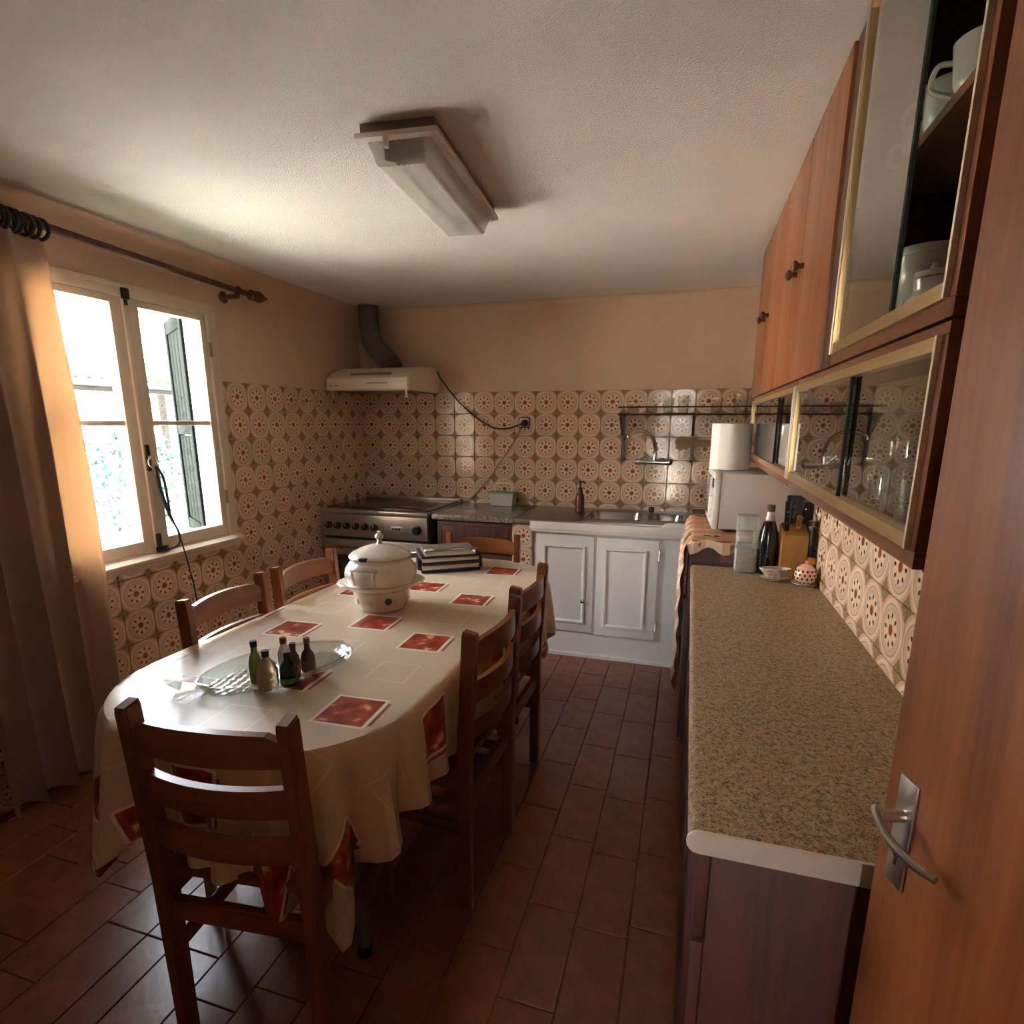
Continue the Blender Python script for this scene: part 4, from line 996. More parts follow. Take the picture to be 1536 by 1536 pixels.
# steel sink top with two bowls
sm = mat('sink_steel', (.33, .29, .25), .28, .95, bump=.03, bscale=120)
sink = thing('kitchen_sink', 'stainless steel double-bowl sink top under the wall tap', 'sink', (1.95, -.3, .8))
bowls = ((1.78, 2.125, -.46, -.14), (2.16, 2.375, -.44, -.16))
b = B(); z0, z1 = .836, .866
b.box((1.376, -.602, z0), (1.78 - .0, -.010, z1), .003).box((1.78, -.14, z0), (2.42, -.010, z1)).box((1.78, -.58, z0), (2.42, -.46, z1)).box((2.125, -.46, z0), (2.16, -.14, z1)).box((2.375, -.46, z0), (2.42, -.14, z1)).box((2.16, -.46, z0), (2.375, -.44, z1)).box((2.16, -.16, z0), (2.375, -.14, z1))
b.build('drainer', sm, sink, world=True)
def rrect(x0, x1, y0, y1, r, n=6):
    out = []
    for cx, cy_, a0 in ((x1 - r, y0 + r, -PI / 2), (x1 - r, y1 - r, 0), (x0 + r, y1 - r, PI / 2), (x0 + r, y0 + r, PI)):
        for i in range(n + 1): t = a0 + PI / 2 * i / n; out.append((cx + r * math.cos(t), cy_ + r * math.sin(t)))
    return out
for (x0, x1, y0, y1) in bowls:
    b = B(); rings = []
    for off, z, r in ((-.012, .8668, .07), (-.004, .8690, .07), (.004, .8665, .065), (.012, .84, .06), (.022, .74, .055), (.04, .725, .05)):
        rings.append([b.bm.verts.new((p[0], p[1], z)) for p in rrect(x0 + off, x1 - off, y0 + off, y1 - off, r)])
    for a, c in zip(rings, rings[1:]): b.bridge(a, c)
    b.bm.faces.new(rings[-1]); bo = b.build('bowl', mat('bowl_steel', (.42, .38, .34), .22, .95), sink, world=True)
    B().lathe([(0, 0), (.03, 0), (.028, .004), (0, .004)], 18, ((x0 + x1) / 2, (y0 + y1) / 2, .7255)).build('drain', chrome, bo, world=True)
B().lathe([(.016, 0), (.018, .006), (.018, .028), (.014, .034), (0, .035)], 18, (2.165, -.085, .8665)).build('overflow_plug', black_p, sink, world=True)
# tap
tap = thing('wall_tap', 'chrome wall tap with a curved swan-neck spout above the sink', 'tap', (2.155, -.03, 1.19))
b = B().cyl((2.075, -.062, 1.192), (2.245, -.062, 1.190), .017, n=16)
for x in (2.105, 2.215): b.cyl((x, -.006, 1.191), (x, -.06, 1.191), .012, n=12).lathe([(.026, 0), (.024, .008), (.013, .012)], 16, (x, -.007, 1.191), Mk)
b.build('mixer_body', chrome, tap, world=True)
for x, s in ((2.068, -1), (2.252, 1)):
    B().cyl((x, -.062, 1.192), (x + s * -.012, -.062, 1.192), .021, n=16).lathe([(.021, 0), (.022, .012), (.017, .026), (.0, .03)], 16, (x, -.062, 1.192), Matrix.Rotation(s * PI / 2, 3, 'Y')).build('tap_head', chrome, tap, world=True)
B().cyl((2.150, -.065, 1.20), (2.098, -.075, 1.252), .009, .007, n=12).build('lever', chrome, tap, world=True)
b = B().tube(bez([(2.165, -.065, 1.20), (2.167, -.07, 1.27), (2.150, -.10, 1.34), (2.105, -.15, 1.385), (2.05, -.20, 1.39), (2.015, -.23, 1.37), (2.008, -.235, 1.345)], 8), [.0115] * 30 + [.0105] * 19, 12); b.build('spout', chrome, tap, world=True)
# soap dispenser
so = thing('soap_dispenser', 'amber glass soap bottle with a black pump on the drainer', 'soap dispenser', (1.716, -.235, .867))
B().lathe([(.026, 0), (.029, .004), (.029, .098), (.024, .118), (.014, .132), (.012, .146)], 24).build('amber_bottle', mat('amber_soap_glass', (.10, .028, .010), .1, coat=.5), so)
b = B().lathe([(.0155, .142), (.0155, .160), (.006, .163), (.006, .190), (.010, .193), (.010, .204), (0, .206)], 16); b.tube([(0, 0, .199), (.02, -.012, .200), (.036, -.02, .194)], .005, 8); b.build('pump', black_p, so)
# dish rack on the wall
rk = thing('wall_dish_rack', 'steel wire dish rack on the back wall above the tap', 'rack', (2.34, -.1, 1.5))
dk = mat('rack_metal', (.075, .065, .055), .35, .85)
for z in (1.535, 1.490): B().tube([(1.938, -.012, z), (1.938, -.215, z), (2.80, -.215, z), (2.80, -.012, z)], .0048, 8).build('frame_wire', dk, rk, world=True)
for k in range(13): B().tube([(1.97 + k * .066, -.012, 1.488), (1.97 + k * .066, -.213, 1.488)], .0026, 6).build('shelf_wire', dk, rk, world=True)
for x in (1.945, 2.385, 2.78):
    B().prism([(-.010, 1.505), (-.21, 1.495), (-.205, 1.478), (-.05, 1.36), (-.036, 1.205), (-.010, 1.19)], lambda u, v: (x, u, v), lambda u, v: (x + .014, u, v)).build('bracket', mat('rack_bracket', (.11, .095, .08), .4, .8), rk, world=True)
def tumbler(label, loc, r0, r1, h, group, m=None, n=24, parts=False):
    b = B(); w = .0022
    b.lathe([(r0 * .9, 0), (r0, .003), (r1, h), (r1 - w, h), (r0 - w, .010), (.0, .009)], n, cap0=True, cap1=False)
    o = b.build('drinking_glass', m or glass_t, None, smooth=50); o.location = loc
    return tag(o, label, 'glass', group)
rg = thin_glass('rack_glass', (.94, .92, .89), 1.6, .07, .02)
for k, (x, r, h, lab) in enumerate(((2.02, .042, .075, 'low wide glass, leftmost on the wire dish rack'), (2.135, .040, .07, 'second glass from the left on the wire dish rack'), (2.235, .034, .10, 'third glass from the left on the wire dish rack'), (2.325, .036, .115, 'tall glass in the middle of the wire dish rack'), (2.52, .036, .10, 'glass on the wire dish rack near the right bracket'), (2.66, .042, .12, 'rightmost glass on the wire dish rack beside the wall cabinet'))):
    tumbler(lab, (x, -.115, 1.4915), r * .85, r, h, 'glasses on the wire dish rack', rg)
# wooden spoon rest hanging under the rack
b = B(); poly = []
out_ = [(2.285, 1.318), (2.300, 1.345), (2.325, 1.356), (2.360, 1.352), (2.380, 1.340), (2.45, 1.333), (2.56, 1.328), (2.58, 1.318), (2.56, 1.300), (2.46, 1.290), (2.385, 1.288), (2.352, 1.276), (2.315, 1.272), (2.288, 1.284), (2.298, 1.302)]
pts = bez([(x, 0, z) for x, z in out_] + [(out_[0][0], 0, out_[0][1])], 4)[:-1]
b.prism([(p.x, p.z) for p in pts], lambda u, v: (u, -.052, v), lambda u, v: (u, -.036, v))
o = b.build('wooden_scoop', wood('olive_wood', (.17, .085, .03), (.30, .17, .07), 0, .5, 20, 0), None, smooth=30); tag(o, 'brown wooden scoop hanging sideways under the dish rack', 'scoop')
B().tube([(2.395, -.05, 1.345), (2.395, -.05, 1.42), (2.395, -.06, 1.487)], .002, 6).build('hanging_cord', mat('cable_tan', (0, 0, 0)), o)
# ================================================================ brown cupboard under the microwave
cu = thing('low_cupboard', 'reddish brown cupboard carrying the microwave', 'cupboard', (2.64, -1.08, 0))
B().box((2.425, -1.505, .05), (2.850, -.62, .958), .004).build('carcass', mahog_d, cu, world=True)
B().box((2.45, -1.49, 0), (2.85, -.64, .052)).build('plinth', mahog_d, cu, world=True)
B().box((2.415, -1.515, .958), (2.851, -.615, .974), .004).build('cupboard_top', mahog_d, cu, world=True)
for y0, y1 in ((-1.495, -1.07), (-1.06, -.63)):
    d = B().box((2.408, y0, .07), (2.426, y1, .95), .003).build('door', mahog_d, cu, world=True)
    B().cyl((2.40, (y0 + y1) / 2 + .14, .62), (2.41, (y0 + y1) / 2 + .14, .62), .008, n=10).build('knob', mahog_d, d, world=True)
B().box((2.53, -1.512, .885), (2.64, -1.504, .932), .002).build('card', mat('brown_card', (.13, .055, .035), .7), cu, world=True)
# checked orange cloth over the cupboard
m = bpy.data.materials.new('orange_check'); m.use_nodes = True; nt = m.node_tree; p = nt.nodes['Principled BSDF']; g = G(nt)
uvn = nd(nt, 'ShaderNodeUVMap'); sp = nd(nt, 'ShaderNodeSeparateXYZ'); nt.links.new(uvn.outputs[0], sp.inputs[0])
nz = nd(nt, 'ShaderNodeTexNoise'); nz.inputs['Scale'].default_value = 11; nt.links.new(uvn.outputs[0], nz.inputs['Vector'])
sx_ = g.less(g.m('FRACT', g.m('DIVIDE', sp.outputs[0], .11)), .42, .02); sy_ = g.less(g.m('FRACT', g.m('DIVIDE', sp.outputs[1], .13)), .35, .02)
col = g.mix(sy_, (.58, .26, .13), (.66, .52, .38)); col = g.mix(g.m('MULTIPLY', sx_, .6), col, (.45, .15, .06))
col = g.mix(g.less(nz.outputs['Fac'], .36, .02), col, (.07, .09, .03))
nt.links.new(col, p.inputs['Base Color']); p.inputs['Roughness'].default_value = .85
b = B(); P, UV = [], []
xs = [2.857 - .02 * k for k in range(23)]
path = [(2.80 - .02 * k, .976, k * .02) for k in range(20)]                     # across the top, then down the front
path += [(2.408, .972, .40), (2.400, .955, .42)] + [(2.396 - .004 * math.sin(k), .955 - .025 * k, .42 + .025 * k) for k in range(1, 30)]
for i in range(61):
    t = i / 60; y = -1.545 + t * .70; row, uvr = [], []
    hang = .44 + .10 * math.cos(t * 5.0) + .16 * max(0, 1 - abs(t - .10) / .12)
    for (x, z, s) in path:
        zz, xx, yy = z, x, y
        if z < .97:
            k = min(1, (.97 - z) / .25)
            q = min(1, hang / .73)
            zz = .97 - (.97 - z) * q
            xx = x - .004 - .012 * k * (1 + math.sin(t * 34)) ; yy = y + .03 * k * math.sin(t * 9)
        else:
            zz = z + .004 * max(0, math.sin(t * 40 + x * 20)) * (1 if x < 2.50 else .2)
        # overhang along the near edge
        if y < -1.512:
            d = -1.512 - y
            zz = (zz if z < .97 else zz - d * (1.3 + .5 * math.sin(x * 50))); yy = -1.519 - .25 * d
        row.append((xx, yy, zz)); uvr.append((s, y))
    P.append(row); UV.append(uvr)
b.sheet(P, UV); o = b.build('checked_cloth', m, None, smooth=70); tag(o, 'orange checked cloth hanging over the cupboard under the microwave', 'cloth')
# microwave
mwv = thing('microwave', 'white microwave oven under the paper roll, door turned to the aisle', 'microwave', (2.662, -1.10, .9895), math.radians(2.0))
mwm = mat('microwave_white', (.52, .46, .41), .45)
mwf = mat('microwave_front', (.72, .68, .62), .35)
B().box((-.150, -.215, .0), (.170, .215, .240), .006).build('case', mwm, mwv)
fr_ = B().box((-.176, -.217, -.002), (-.150, .217, .242), .006).build('front_frame', mwf, mwv)
B().box((-.180, -.06, .03), (-.175, .195, .215), .004).build('door_glass', mat('dark_oven_glass', (.06, .055, .05), .12, coat=.3), fr_)
B().box((-.186, -.083, .03), (-.175, -.066, .215), .004).build('door_handle', mwf, fr_)
B().box((-.179, -.19, .175), (-.175, -.12, .215), .002).build('display', black_p, fr_)
for z in (.06, .12): B().lathe([(.02, 0), (.018, .012), (0, .014)], 18, (-.176, -.155, z), Matrix.Rotation(-PI / 2, 3, 'Y')).build('dial', mwf, fr_)
for sx in (-.12, .14):
    for sy in (-.18, .18): B().lathe([(.012, -.008), (.012, .002)], 10, (sx, sy, 0)).build('foot', black_p, mwv)
# paper roll
pr = thing('paper_towel_roll', 'thick white roll of kitchen paper on the microwave', 'paper roll', (2.562, -1.07, 1.2325))
paper = mat('tissue_paper', (.80, .76, .71), .95, bump=.3, bscale=250)
B().lathe([(.022, 0), (.086, 0), (.088, .002), (.088, .203), (.086, .205), (.022, .205), (.022, 0)], 40, cap0=False, cap1=False).build('paper', paper, pr)
B().lathe([(.0215, .0), (.0215, .204), (.0195, .204), (.0195, 0)], 24, cap0=False, cap1=False).build('card_core', mat('card', (.38, .27, .17), .9), pr)
b = B(); b.sheet([[(-.0885 * math.cos(a) , -.0885 * math.sin(a) - .001, z) for z in (.001, .203)] for a in [.25 + .06 * k for k in range(12)]] + [[(-.040 - .03, -.094, z) for z in (.0, .2)]][:0]); b.build('loose_sheet', mat('tissue_paper_bright', (.86, .84, .81), .95), pr)
# ================================================================ long sideboard on the right
sb = thing('long_base_cabinet', 'long dark brown base cabinet along the right wall', 'cabinet', (2.64, -2.36, 0))
B().box((2.452, -3.150, .07), (2.850, -1.545, .838), .003).build('carcass', mahog_d, sb, world=True)
B().box((2.48, -3.13, 0), (2.85, -1.56, .072)).build('plinth', black_p, sb, world=True)
for k in range(4):
    y0 = -3.146 + k * .40
    d = B().box((2.434, y0 + .003, .08), (2.452, y0 + .397, .66), .003).build('door', mahog_d, sb, world=True)
    B().box((2.426, y0 + (.33 if k % 2 == 0 else .04), .50), (2.435, y0 + (.36 if k % 2 == 0 else .07), .60), .002).build('handle', mahog_d, d, world=True)
    dr = B().box((2.434, y0 + .003, .67), (2.452, y0 + .397, .832), .003).build('drawer', mahog_d, sb, world=True)
    B().box((2.426, y0 + .15, .74), (2.435, y0 + .25, .758), .002).build('handle', mahog_d, dr, world=True)
lam = speckle('speckled_laminate', (.28, .178, .090), (.075, .045, .024), (.43, .30, .175), 300, .42)
wt = thing('worktop', 'long speckled beige worktop along the right wall', 'worktop', (2.64, -2.36, .84))
b = B()
prof = [(2.852, .840), (2.852, .871)] + [(2.432 - .0155 * math.sin(PI * k / 8), .8555 + .0155 * math.cos(PI * k / 8)) for k in range(9)]
b.prism(prof, lambda u, v: (u, -3.165, v), lambda u, v: (u, -1.518, v)); b.build('slab', lam, wt, world=True)
b = B(); b.prism([(2.852, .838), (2.852, .8735)] + [(2.432 - .0175 * math.sin(PI * k / 8), .8557 + .0178 * math.cos(PI * k / 8)) for k in range(9)], lambda u, v: (u, -3.1695, v), lambda u, v: (u, -3.1645, v)); b.build('end_strip', cream_s, wt, world=True)
CZ = .8715
# ---------------------------------------------------------------- things on the worktop
# milky plastic container
pc = thing('plastic_container', 'milky clear plastic container at the far end of the worktop', 'container', (2.617, -1.570, CZ))
milk = thin_glass('milky_plastic', (.80, .83, .76), 1.2, .20, .12)
b = B(); rings = []
for z, s in ((0, .94), (.006, 1), (.10, 1.0), (.20, .97), (.222, .96)):
    rings.append([b.bm.verts.new((p[0] * s, p[1] * s, z)) for p in rrect(-.042, .042, -.040, .040, .014, 5)])
for a, c in zip(rings, rings[1:]): b.bridge(a, c)
b.bm.faces.new(list(reversed(rings[0]))); b.build('jug_wall', milk, pc)
B().box((-.037, -.034, .004), (.037, .034, .085), .006).build('contents', mat('oats', (.42, .34, .24), .8, var=.3, vscale=60), pc)
b = B().tube(bez([(.020, -.041, .185), (.020, -.060, .17), (.020, -.062, .10), (.020, -.041, .07)], 6), .006, 8); b.build('handle', milk, pc)
# dark bottle
db = thing('wine_bottle', 'tall dark bottle with clear neck beside the knife block', 'bottle', (2.693, -1.575, CZ))
dg = mat('dark_wine_glass', (.012, .009, .008), .06, coat=.6)
B().lathe([(.03, 0), (.037, .004), (.038, .012), (.038, .120), (.034, .155), (.023, .195), (.0185, .205)], 32).build('bottle_body', dg, db)
B().lathe([(.0187, .204), (.0135, .232), (.0125, .245)], 24).build('neck', thin_glass('neck_glass', (.80, .68, .52), 2.0, .15, .02), db)
B().lathe([(.0145, .240), (.0150, .264), (.013, .266)], 20).build('cap', mat('brown_cork_cap', (.10, .045, .03), .5), db)
# knife block
kb = thing('knife_block', 'orange-brown wooden knife block with black-handled knives', 'knife block', (2.776, -1.600, CZ), 0)
blk = wood('block_wood', (.26, .105, .022), (.40, .185, .04), 2, .4, 14, .15)
b = B(); b.prism([(-.055, 0), (.060, 0), (.060, .190), (.035, .200), (-.062, .165)], lambda u, v: (-.043, u, v), lambda u, v: (.043, u, v))
bmesh.ops.bevel(b.bm, geom=list(b.bm.edges), offset=.004, segments=2, affect='EDGES'); b.build('block', blk, kb)
for k, (x, y, ln) in enumerate(((-.032, -.03, .115), (-.008, .03, .105), (.010, -.01, .05), (.028, .035, .09))):
    z0 = .165 + (y + .075) * .30
    M = Matrix.Rotation(.30, 3, 'X') @ Matrix.Rotation(-.08 + .05 * k, 3, 'Y')
    kn = B().obox(Vector((x, y, z0 + .003)) + M @ Vector((0, 0, ln / 2)), (.017, .024, ln), M, .006).build('knife_handle', black_p if k != 2 else blk, kb)
    me = B()
    for q in (.3, .7): me.obox(Vector((x, y, z0 + .003)) + M @ Vector((0, -.0122, ln * q)), (.005, .0015, .005), M)
    me.build('rivet', chrome, kn)
# black board and glass jar behind
bd = B(); bd.box((2.752, -1.536, CZ), (2.848, -1.522, CZ + .30), .005)
tag(bd.build('chopping_board', mat('dark_board', (.022, .018, .015), .5), None), 'dark upright chopping board behind the knife block', 'chopping board')
jr = thing('glass_jar', 'tall glass jar against the right wall tiles behind the sugar pot', 'jar', (2.8365, -1.600, CZ))
B().lathe([(.012, 0), (.0145, .004), (.0155, .02), (.0155, .16), (.0125, .18), (.012, .20)], 24).build('jar_glass', thin_glass('jar_glass', (.50, .42, .32), 1.2, .06, .02), jr)
B().lathe([(.0135, .195), (.014, .214), (.012, .216)], 20).build('lid', mat('jar_lid', (.25, .22, .18), .35, .8), jr)
B().lathe([(.012, .005), (.0135, .08), (.0, .082)], 20).build('contents', mat('dark_spice', (.09, .045, .02), .8), jr)
# sauce boat on saucer
sbt = thing('saucer', 'oval cream saucer under the sauce bowl', 'saucer', (2.712, -1.690, CZ), .15)
B().lathe([(.02, 0), (.026, .001), (.046, .008), (.054, .011), (.053, .0125), (.044, .0095), (.024, .004), (0, .004)], 36, sq=.62).build('plate', ceramic, sbt)
B().lathe([(.0535, .0105), (.0545, .0125), (.0530, .0128)], 36, sq=.62, cap0=False, cap1=False).build('rim_line', mat('brown_glaze', (.18, .10, .06), .25), sbt)
bw = thing('sauce_bowl', 'small flower-patterned oval bowl with pointed lips on a saucer', 'bowl', (2.712, -1.690, CZ + .0048), .15)
pat = mat('brown_flower_glaze', (.62, .54, .43), .15, coat=.4, col2=(.24, .16, .09), vscale=55)
B().lathe([(.020, 0), (.022, .003), (.032, .014), (.046, .036), (.048, .042), (.046, .042), (.031, .016), (.018, .007), (0, .006)], 40, sq=.60, rf=lambda t, r, z: 1 + .16 * (abs(math.cos(t)) ** 10) * min(1, z / .04)).build('bowl', pat, bw)
B().lathe([(.0485, .0415), (.0487, .0435), (.046, .043)], 40, sq=.60, cap0=False, cap1=False, rf=lambda t, r, z: 1 + .16 * abs(math.cos(t)) ** 10).build('rim', ceramic, bw)
# sugar pot
sp_s = thing('small_saucer', 'small pale saucer under the dotted sugar pot', 'saucer', (2.808, -1.722, CZ), 0)
B().lathe([(.02, 0), (.024, .001), (.038, .007), (.044, .009), (.043, .0105), (.036, .008), (.02, .004), (0, .004)], 32).build('plate', ceramic, sp_s)
sg = thing('sugar_pot', 'round pinkish sugar pot dotted with brown squares', 'pot', (2.808, -1.722, CZ + .0048))
pk = mat('pink_glaze', (.62, .36, .26), .14, coat=.5)
B().lathe([(.018, 0), (.024, .003), (.036, .020), (.0385, .036), (.034, .054), (.026, .062), (.020, .065)], 32).build('pot_body', pk, sg)
lidm = B().lathe([(.022, .0635), (.021, .067), (.014, .072), (.004, .074), (.004, .077), (.007, .080), (.005, .085), (0, .086)], 24).build('lid', pk, sg)
me = B().obox((0, 0, 0), (.0065, .0016, .0075)).mesh('glaze_dot'); me.materials.append(mat('dot_brown', (.045, .02, .015), .25))
prof_s = [(.0295, .0115), (.0372, .025), (.0382, .0385), (.0345, .052)]
for ri, (r, z) in enumerate(prof_s):
    for k in range(14):
        a = 2 * PI * (k + .5 * (ri % 2)) / 14
        o = bpy.data.objects.new('glaze_dot', me); C.objects.link(o); o.parent = sg
        o.location = (r * math.cos(a), r * math.sin(a), z); o.rotation_euler = (0, 0, a + PI / 2)
oc = thing('spice_bottle', 'little bottle with an orange cap half hidden by the sugar pot', 'bottle', (2.832, -1.775 + .085, CZ))
oc.location = (2.836, -1.650, CZ)
B().lathe([(.013, 0), (.014, .004), (.014, .060), (.010, .066)], 18).build('glass', mat('spice_glass', (.20, .09, .03), .2), oc)
B().box((-.0135, -.0135, .064), (.0135, .0135, .088), .003).build('cap', mat('orange_cap', (.50, .22, .02), .4), oc)
# ================================================================ wall cabinets
XF = 2.655
def carc(name, parent, y0, y1, z0, z1, m, back, x0=XF + .012, th=.016, xb=2.852):
    """open-fronted box: sides, top, bottom, back"""
    B().box((x0, y0, z0), (xb, y0 + th, z1), .002).build('side_panel', m, parent, world=True)
    B().box((x0, y1 - th, z0), (xb, y1, z1), .002).build('side_panel', m, parent, world=True)
    B().box((x0, y0 + th, z1 - th), (xb, y1 - th, z1), .001).build('top_panel', m, parent, world=True)
    B().box((x0, y0 + th, z0), (xb, y1 - th, z0 + th), .001).build('bottom_panel', m, parent, world=True)
    B().box((xb - .008, y0 + th, z0 + th), (xb, y1 - th, z1 - th)).build('back_panel', back, parent, world=True)
ZM = 1.555
# four-door unit
c1 = thing('wall_cabinet', 'four-door mahogany wall cabinet with small turned knobs', 'cabinet', (2.75, -1.58, ZM))
B().box((XF + .020, -2.498, ZM + .006), (2.852, -.775, ZC - .012), .003).build('carcass', mahog_d, c1, world=True)
ye = [-.775, -1.165, -1.56, -1.958, -2.385]
kno = [-1.10, -1.225, -1.905, -2.012]
for k in range(4):
    d = B().box((XF, ye[k + 1] + .0035, ZM + .004), (XF + .020, ye[k] - .0035, ZC - .010), .003).build('door', mahog, c1, world=True)
    B().lathe([(.008, 0), (.0065, .012), (.014, .020), (.015, .027), (.008, .032), (0, .033)], 16, (XF, kno[k], 1.872), Matrix.Rotation(-PI / 2, 3, 'Y')).build('knob', mahog_d, d, world=True)
B().box((XF + .006, -2.498, ZM + .004), (XF + .022, -2.390, ZC - .010), .003).build('end_stile', mahog_d, c1, world=True)
# glazed cabinets
pane_c = thin_glass('cabinet_pane', (.80, .82, .79), 1.55, 0., 0.)
edge_g = mat('green_glass_edge', (.020, .030, .022), .8, spec=.1)
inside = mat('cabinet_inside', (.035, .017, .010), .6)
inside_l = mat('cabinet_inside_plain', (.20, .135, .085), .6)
def glazed(name, label, y0, y1, z0, z1, panes, back, top_h=.018, bot_h=.020):
    t = thing(name, label, 'cabinet', (2.75, (y0 + y1) / 2, z0))
    carc('', t, y0, y1, z0, z1, mahog_d, back, XF + .018)
    f = .020
    # wooden edge then metal tracks
    B().box((XF + .002, y0, z0), (XF + .020, y1, z0 + .022), .002).build('front_rail', mahog_y, t, world=True)
    B().box((XF + .002, y0, z1 - .014), (XF + .020, y1, z1), .002).build('front_rail', mahog_y, t, world=True)
    B().box((XF + .002, y0, z0 + .022), (XF + .020, y0 + f, z1 - .014), .002).build('front_stile', mahog, t, world=True)
    B().box((XF - .003, y0 + f, z0 + .022), (XF + .022, y1 - .004, z0 + .022 + bot_h), .002).build('bottom_track', gold, t, world=True)
    B().box((XF - .003, y0 + f, z1 - .014 - top_h), (XF + .022, y1 - .004, z1 - .014), .002).build('top_track', gold, t, world=True)
    for yy in (y0 + f - .004, y1 - .010): B().box((XF - .005, yy, z0 + .022), (XF + .022, yy + .007, z1 - .014), .002).build('side_strip', cream_s, t, world=True)
    B().box((XF - .004, y1 - .026, z0 + .026), (XF + .006, y1 - .018, z1 - .018), .001).build('side_strip', gold, t, world=True)
    for i, (a, c, dx) in enumerate(panes):
        p = B().box((XF + dx, a, z0 + .034), (XF + dx + .004, c, z1 - .026)).build('sliding_pane', pane_c, t, world=True)
        for yy in ((a,) if dx < .006 else ()): B().box((XF + dx - .0006, yy - .008, z0 + .034), (XF + dx + .0046, yy + .003, z1 - .026)).build('polished_edge', edge_g, p, world=True)
    return t
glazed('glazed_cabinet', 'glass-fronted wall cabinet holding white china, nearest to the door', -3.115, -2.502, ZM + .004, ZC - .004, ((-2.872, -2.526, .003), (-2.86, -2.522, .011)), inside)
glazed('low_glazed_cabinet', 'low glass-fronted cabinet of jugs and glasses below the china cabinet', -3.115, -2.118, 1.262, ZM, ((-2.69, -2.130, .003), (-3.09, -2.66, .011)), inside_l)
glazed('low_glazed_cabinet', 'low glass-fronted cabinet under the mahogany doors beside the paper roll', -2.112, -.92, 1.262, ZM, ((-1.755, -.93, .003), (-2.09, -1.72, .011)), inside_l)
# shelf and china in the upper cabinet
shf = B().box((XF + .045, -3.098, 1.868), (2.842, -2.520, 1.884), .002); tag(shf.build('cabinet_shelf', mahog_y, None), 'wooden shelf inside the china cabinet', 'shelf')
def cup(label, loc, r, h, rz, name='china_cup', cat='cup', group='white china in the glazed cabinet', m=None):
    t = thing(name, label, cat, loc, rz, group); m = m or ceramic
    B().lathe([(r * .55, 0), (r * .62, .003), (r * .85, h * .35), (r, h), (r * .94, h), (r * .78, h * .36), (0, .006)], 30).build('cup_wall', m, t)
    B().tube(bez([(r * .93, 0, h * .82), (r * 1.45, 0, h * .86), (r * 1.55, 0, h * .5), (r * .85, 0, h * .25)], 6), .0042, 8).build('handle', m, t)
    return t
cup('white cup on the shelf, nearer to the open side of the cabinet', (2.745, -2.835, 1.8845), .042, .078, PI * .80)
cup('white cup on the shelf, next to the sliding pane', (2.748, -2.715, 1.8845), .044, .080, PI * .80)
cup('white cup on the shelf behind the sliding glass', (2.755, -2.590, 1.8845), .042, .070, PI * .75)
def jug(label, loc, prof, handle, name, cat, lidp=None):
    t = thing(name, label, cat, loc, 0, 'white china in the glazed cabinet')
    B().lathe(prof, 30).build('jug_body', ceramic, t)
    if handle: B().tube(bez(handle, 6), .0055, 8).build('handle', ceramic, t)
    if lidp: B().lathe(lidp, 26).build('lid', ceramic, t)
    return t
fz = ZM + .0205
jug('large white jug with a wide lid on the cabinet floor', (2.752, -2.700, fz), [(.044, 0), (.047, .004), (.049, .02), (.048, .09), (.047, .115), (.052, .125), (.053, .138), (.050, .140)], [(0, .046, .11), (-.01, .082, .115), (-.012, .088, .075), (-.004, .05, .04)], 'china_jug', 'jug', [(.054, .139), (.056, .144), (.055, .152), (.03, .157), (0, .158)])
jug('small white china pot in front of the large jug', (2.722, -2.835, fz), [(.028, 0), (.034, .006), (.040, .03), (.036, .05), (.026, .062), (.028, .078), (.024, .08)], [(0, .036, .045), (-.006, .058, .048), (-.004, .05, .02), (0, .036, .016)], 'china_pot', 'pot', [(.029, .080), (.028, .088), (.008, .094), (.006, .102), (0, .104)])
jug('tall white china vase behind the sliding glass', (2.785, -2.572, fz), [(.022, 0), (.026, .006), (.032, .06), (.022, .12), (.018, .15), (.026, .17), (.024, .171)], None, 'china_vase', 'vase')
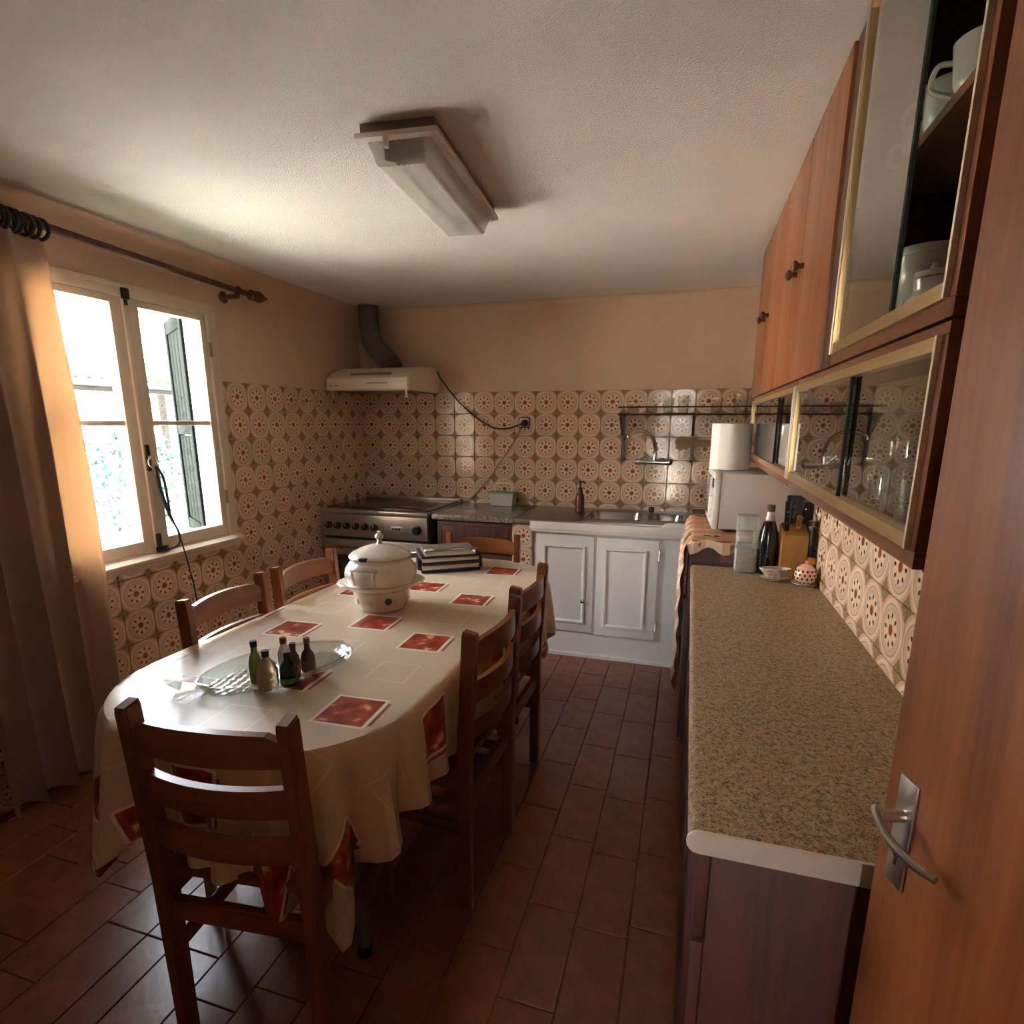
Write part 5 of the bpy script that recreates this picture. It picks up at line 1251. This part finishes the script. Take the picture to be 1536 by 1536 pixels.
# glasses in the low cabinets
lg = thin_glass('cabinet_glassware', (.88, .88, .85), 5.0, .16, .01)
gz = 1.262 + .0165
def gjug(label, loc, rz):
    t = thing('glass_jug', label, 'jug', loc, rz, 'glassware in the low cabinet')
    B().lathe([(.040, 0), (.046, .004), (.052, .03), (.050, .07), (.034, .115), (.030, .135), (.036, .150), (.034, .150), (.028, .134), (.032, .114), (.047, .07), (.049, .032), (.0, .008)], 30, cap1=False).build('jug_wall', lg, t)
    B().tube(bez([(.033, 0, .142), (.066, 0, .140), (.074, 0, .10), (.050, 0, .06)], 6), .005, 8).build('handle', lg, t)
    B().lathe([(.018, .15), (.020, .158), (.010, .166), (.012, .176), (0, .180)], 18).build('stopper', lg, t)
gjug('stoppered glass jug in the low cabinet, close to the pane overlap', (2.748, -2.765, gz), PI * .6)
tall = ((2.712, -2.862, 'tall glass beside the stoppered jug'), (2.712, -2.935, 'tall glass in front, second from the cabinet end'), (2.712, -3.01, 'tall glass in front, nearest to the cabinet end'), (2.800, -2.87, 'tall glass in the back row beside the jug'), (2.800, -2.945, 'tall glass in the back row, middle one'), (2.800, -3.02, 'tall glass in the back row, nearest to the cabinet end'))
for x, y, lab in tall: tumbler(lab, (x, y, gz), .027, .031, .135 if x < 2.75 else .170, 'tall glasses in the low cabinet', lg)
for x, y, lab in ((2.715, -2.20, 'short tumbler in front, farthest from the jug'), (2.715, -2.29, 'short tumbler in front, third from the jug'), (2.715, -2.38, 'short tumbler in front, second from the jug'), (2.715, -2.58, 'short tumbler in front, just behind the pane overlap'), (2.795, -2.25, 'short tumbler in the back row, farthest from the jug'), (2.795, -2.36, 'short tumbler in the back row, middle one'), (2.795, -2.52, 'short tumbler in the back row, nearest to the jug')):
    tumbler(lab, (x, y, gz), .028, .034, .075, 'short tumblers in the low cabinet', lg)
for x, y, lab in ((2.73, -1.30, 'goblet in the far low cabinet, nearest to the paper roll'), (2.73, -1.55, 'goblet in the far low cabinet, middle one'), (2.73, -1.90, 'goblet in the far low cabinet, nearest to the jugs')):
    t = thing('wine_glass', lab, 'glass', (x, y, gz), 0, 'goblets in the far low cabinet')
    B().lathe([(.030, 0), (.029, .003), (.006, .008), (.004, .02), (.004, .055), (.012, .065)], 22).build('stem', lg, t)
    B().lathe([(.010, .063), (.030, .085), (.036, .12), (.034, .15), (.032, .15), (.034, .12), (.028, .086), (0, .068)], 22, cap1=False).build('goblet_bowl', lg, t)
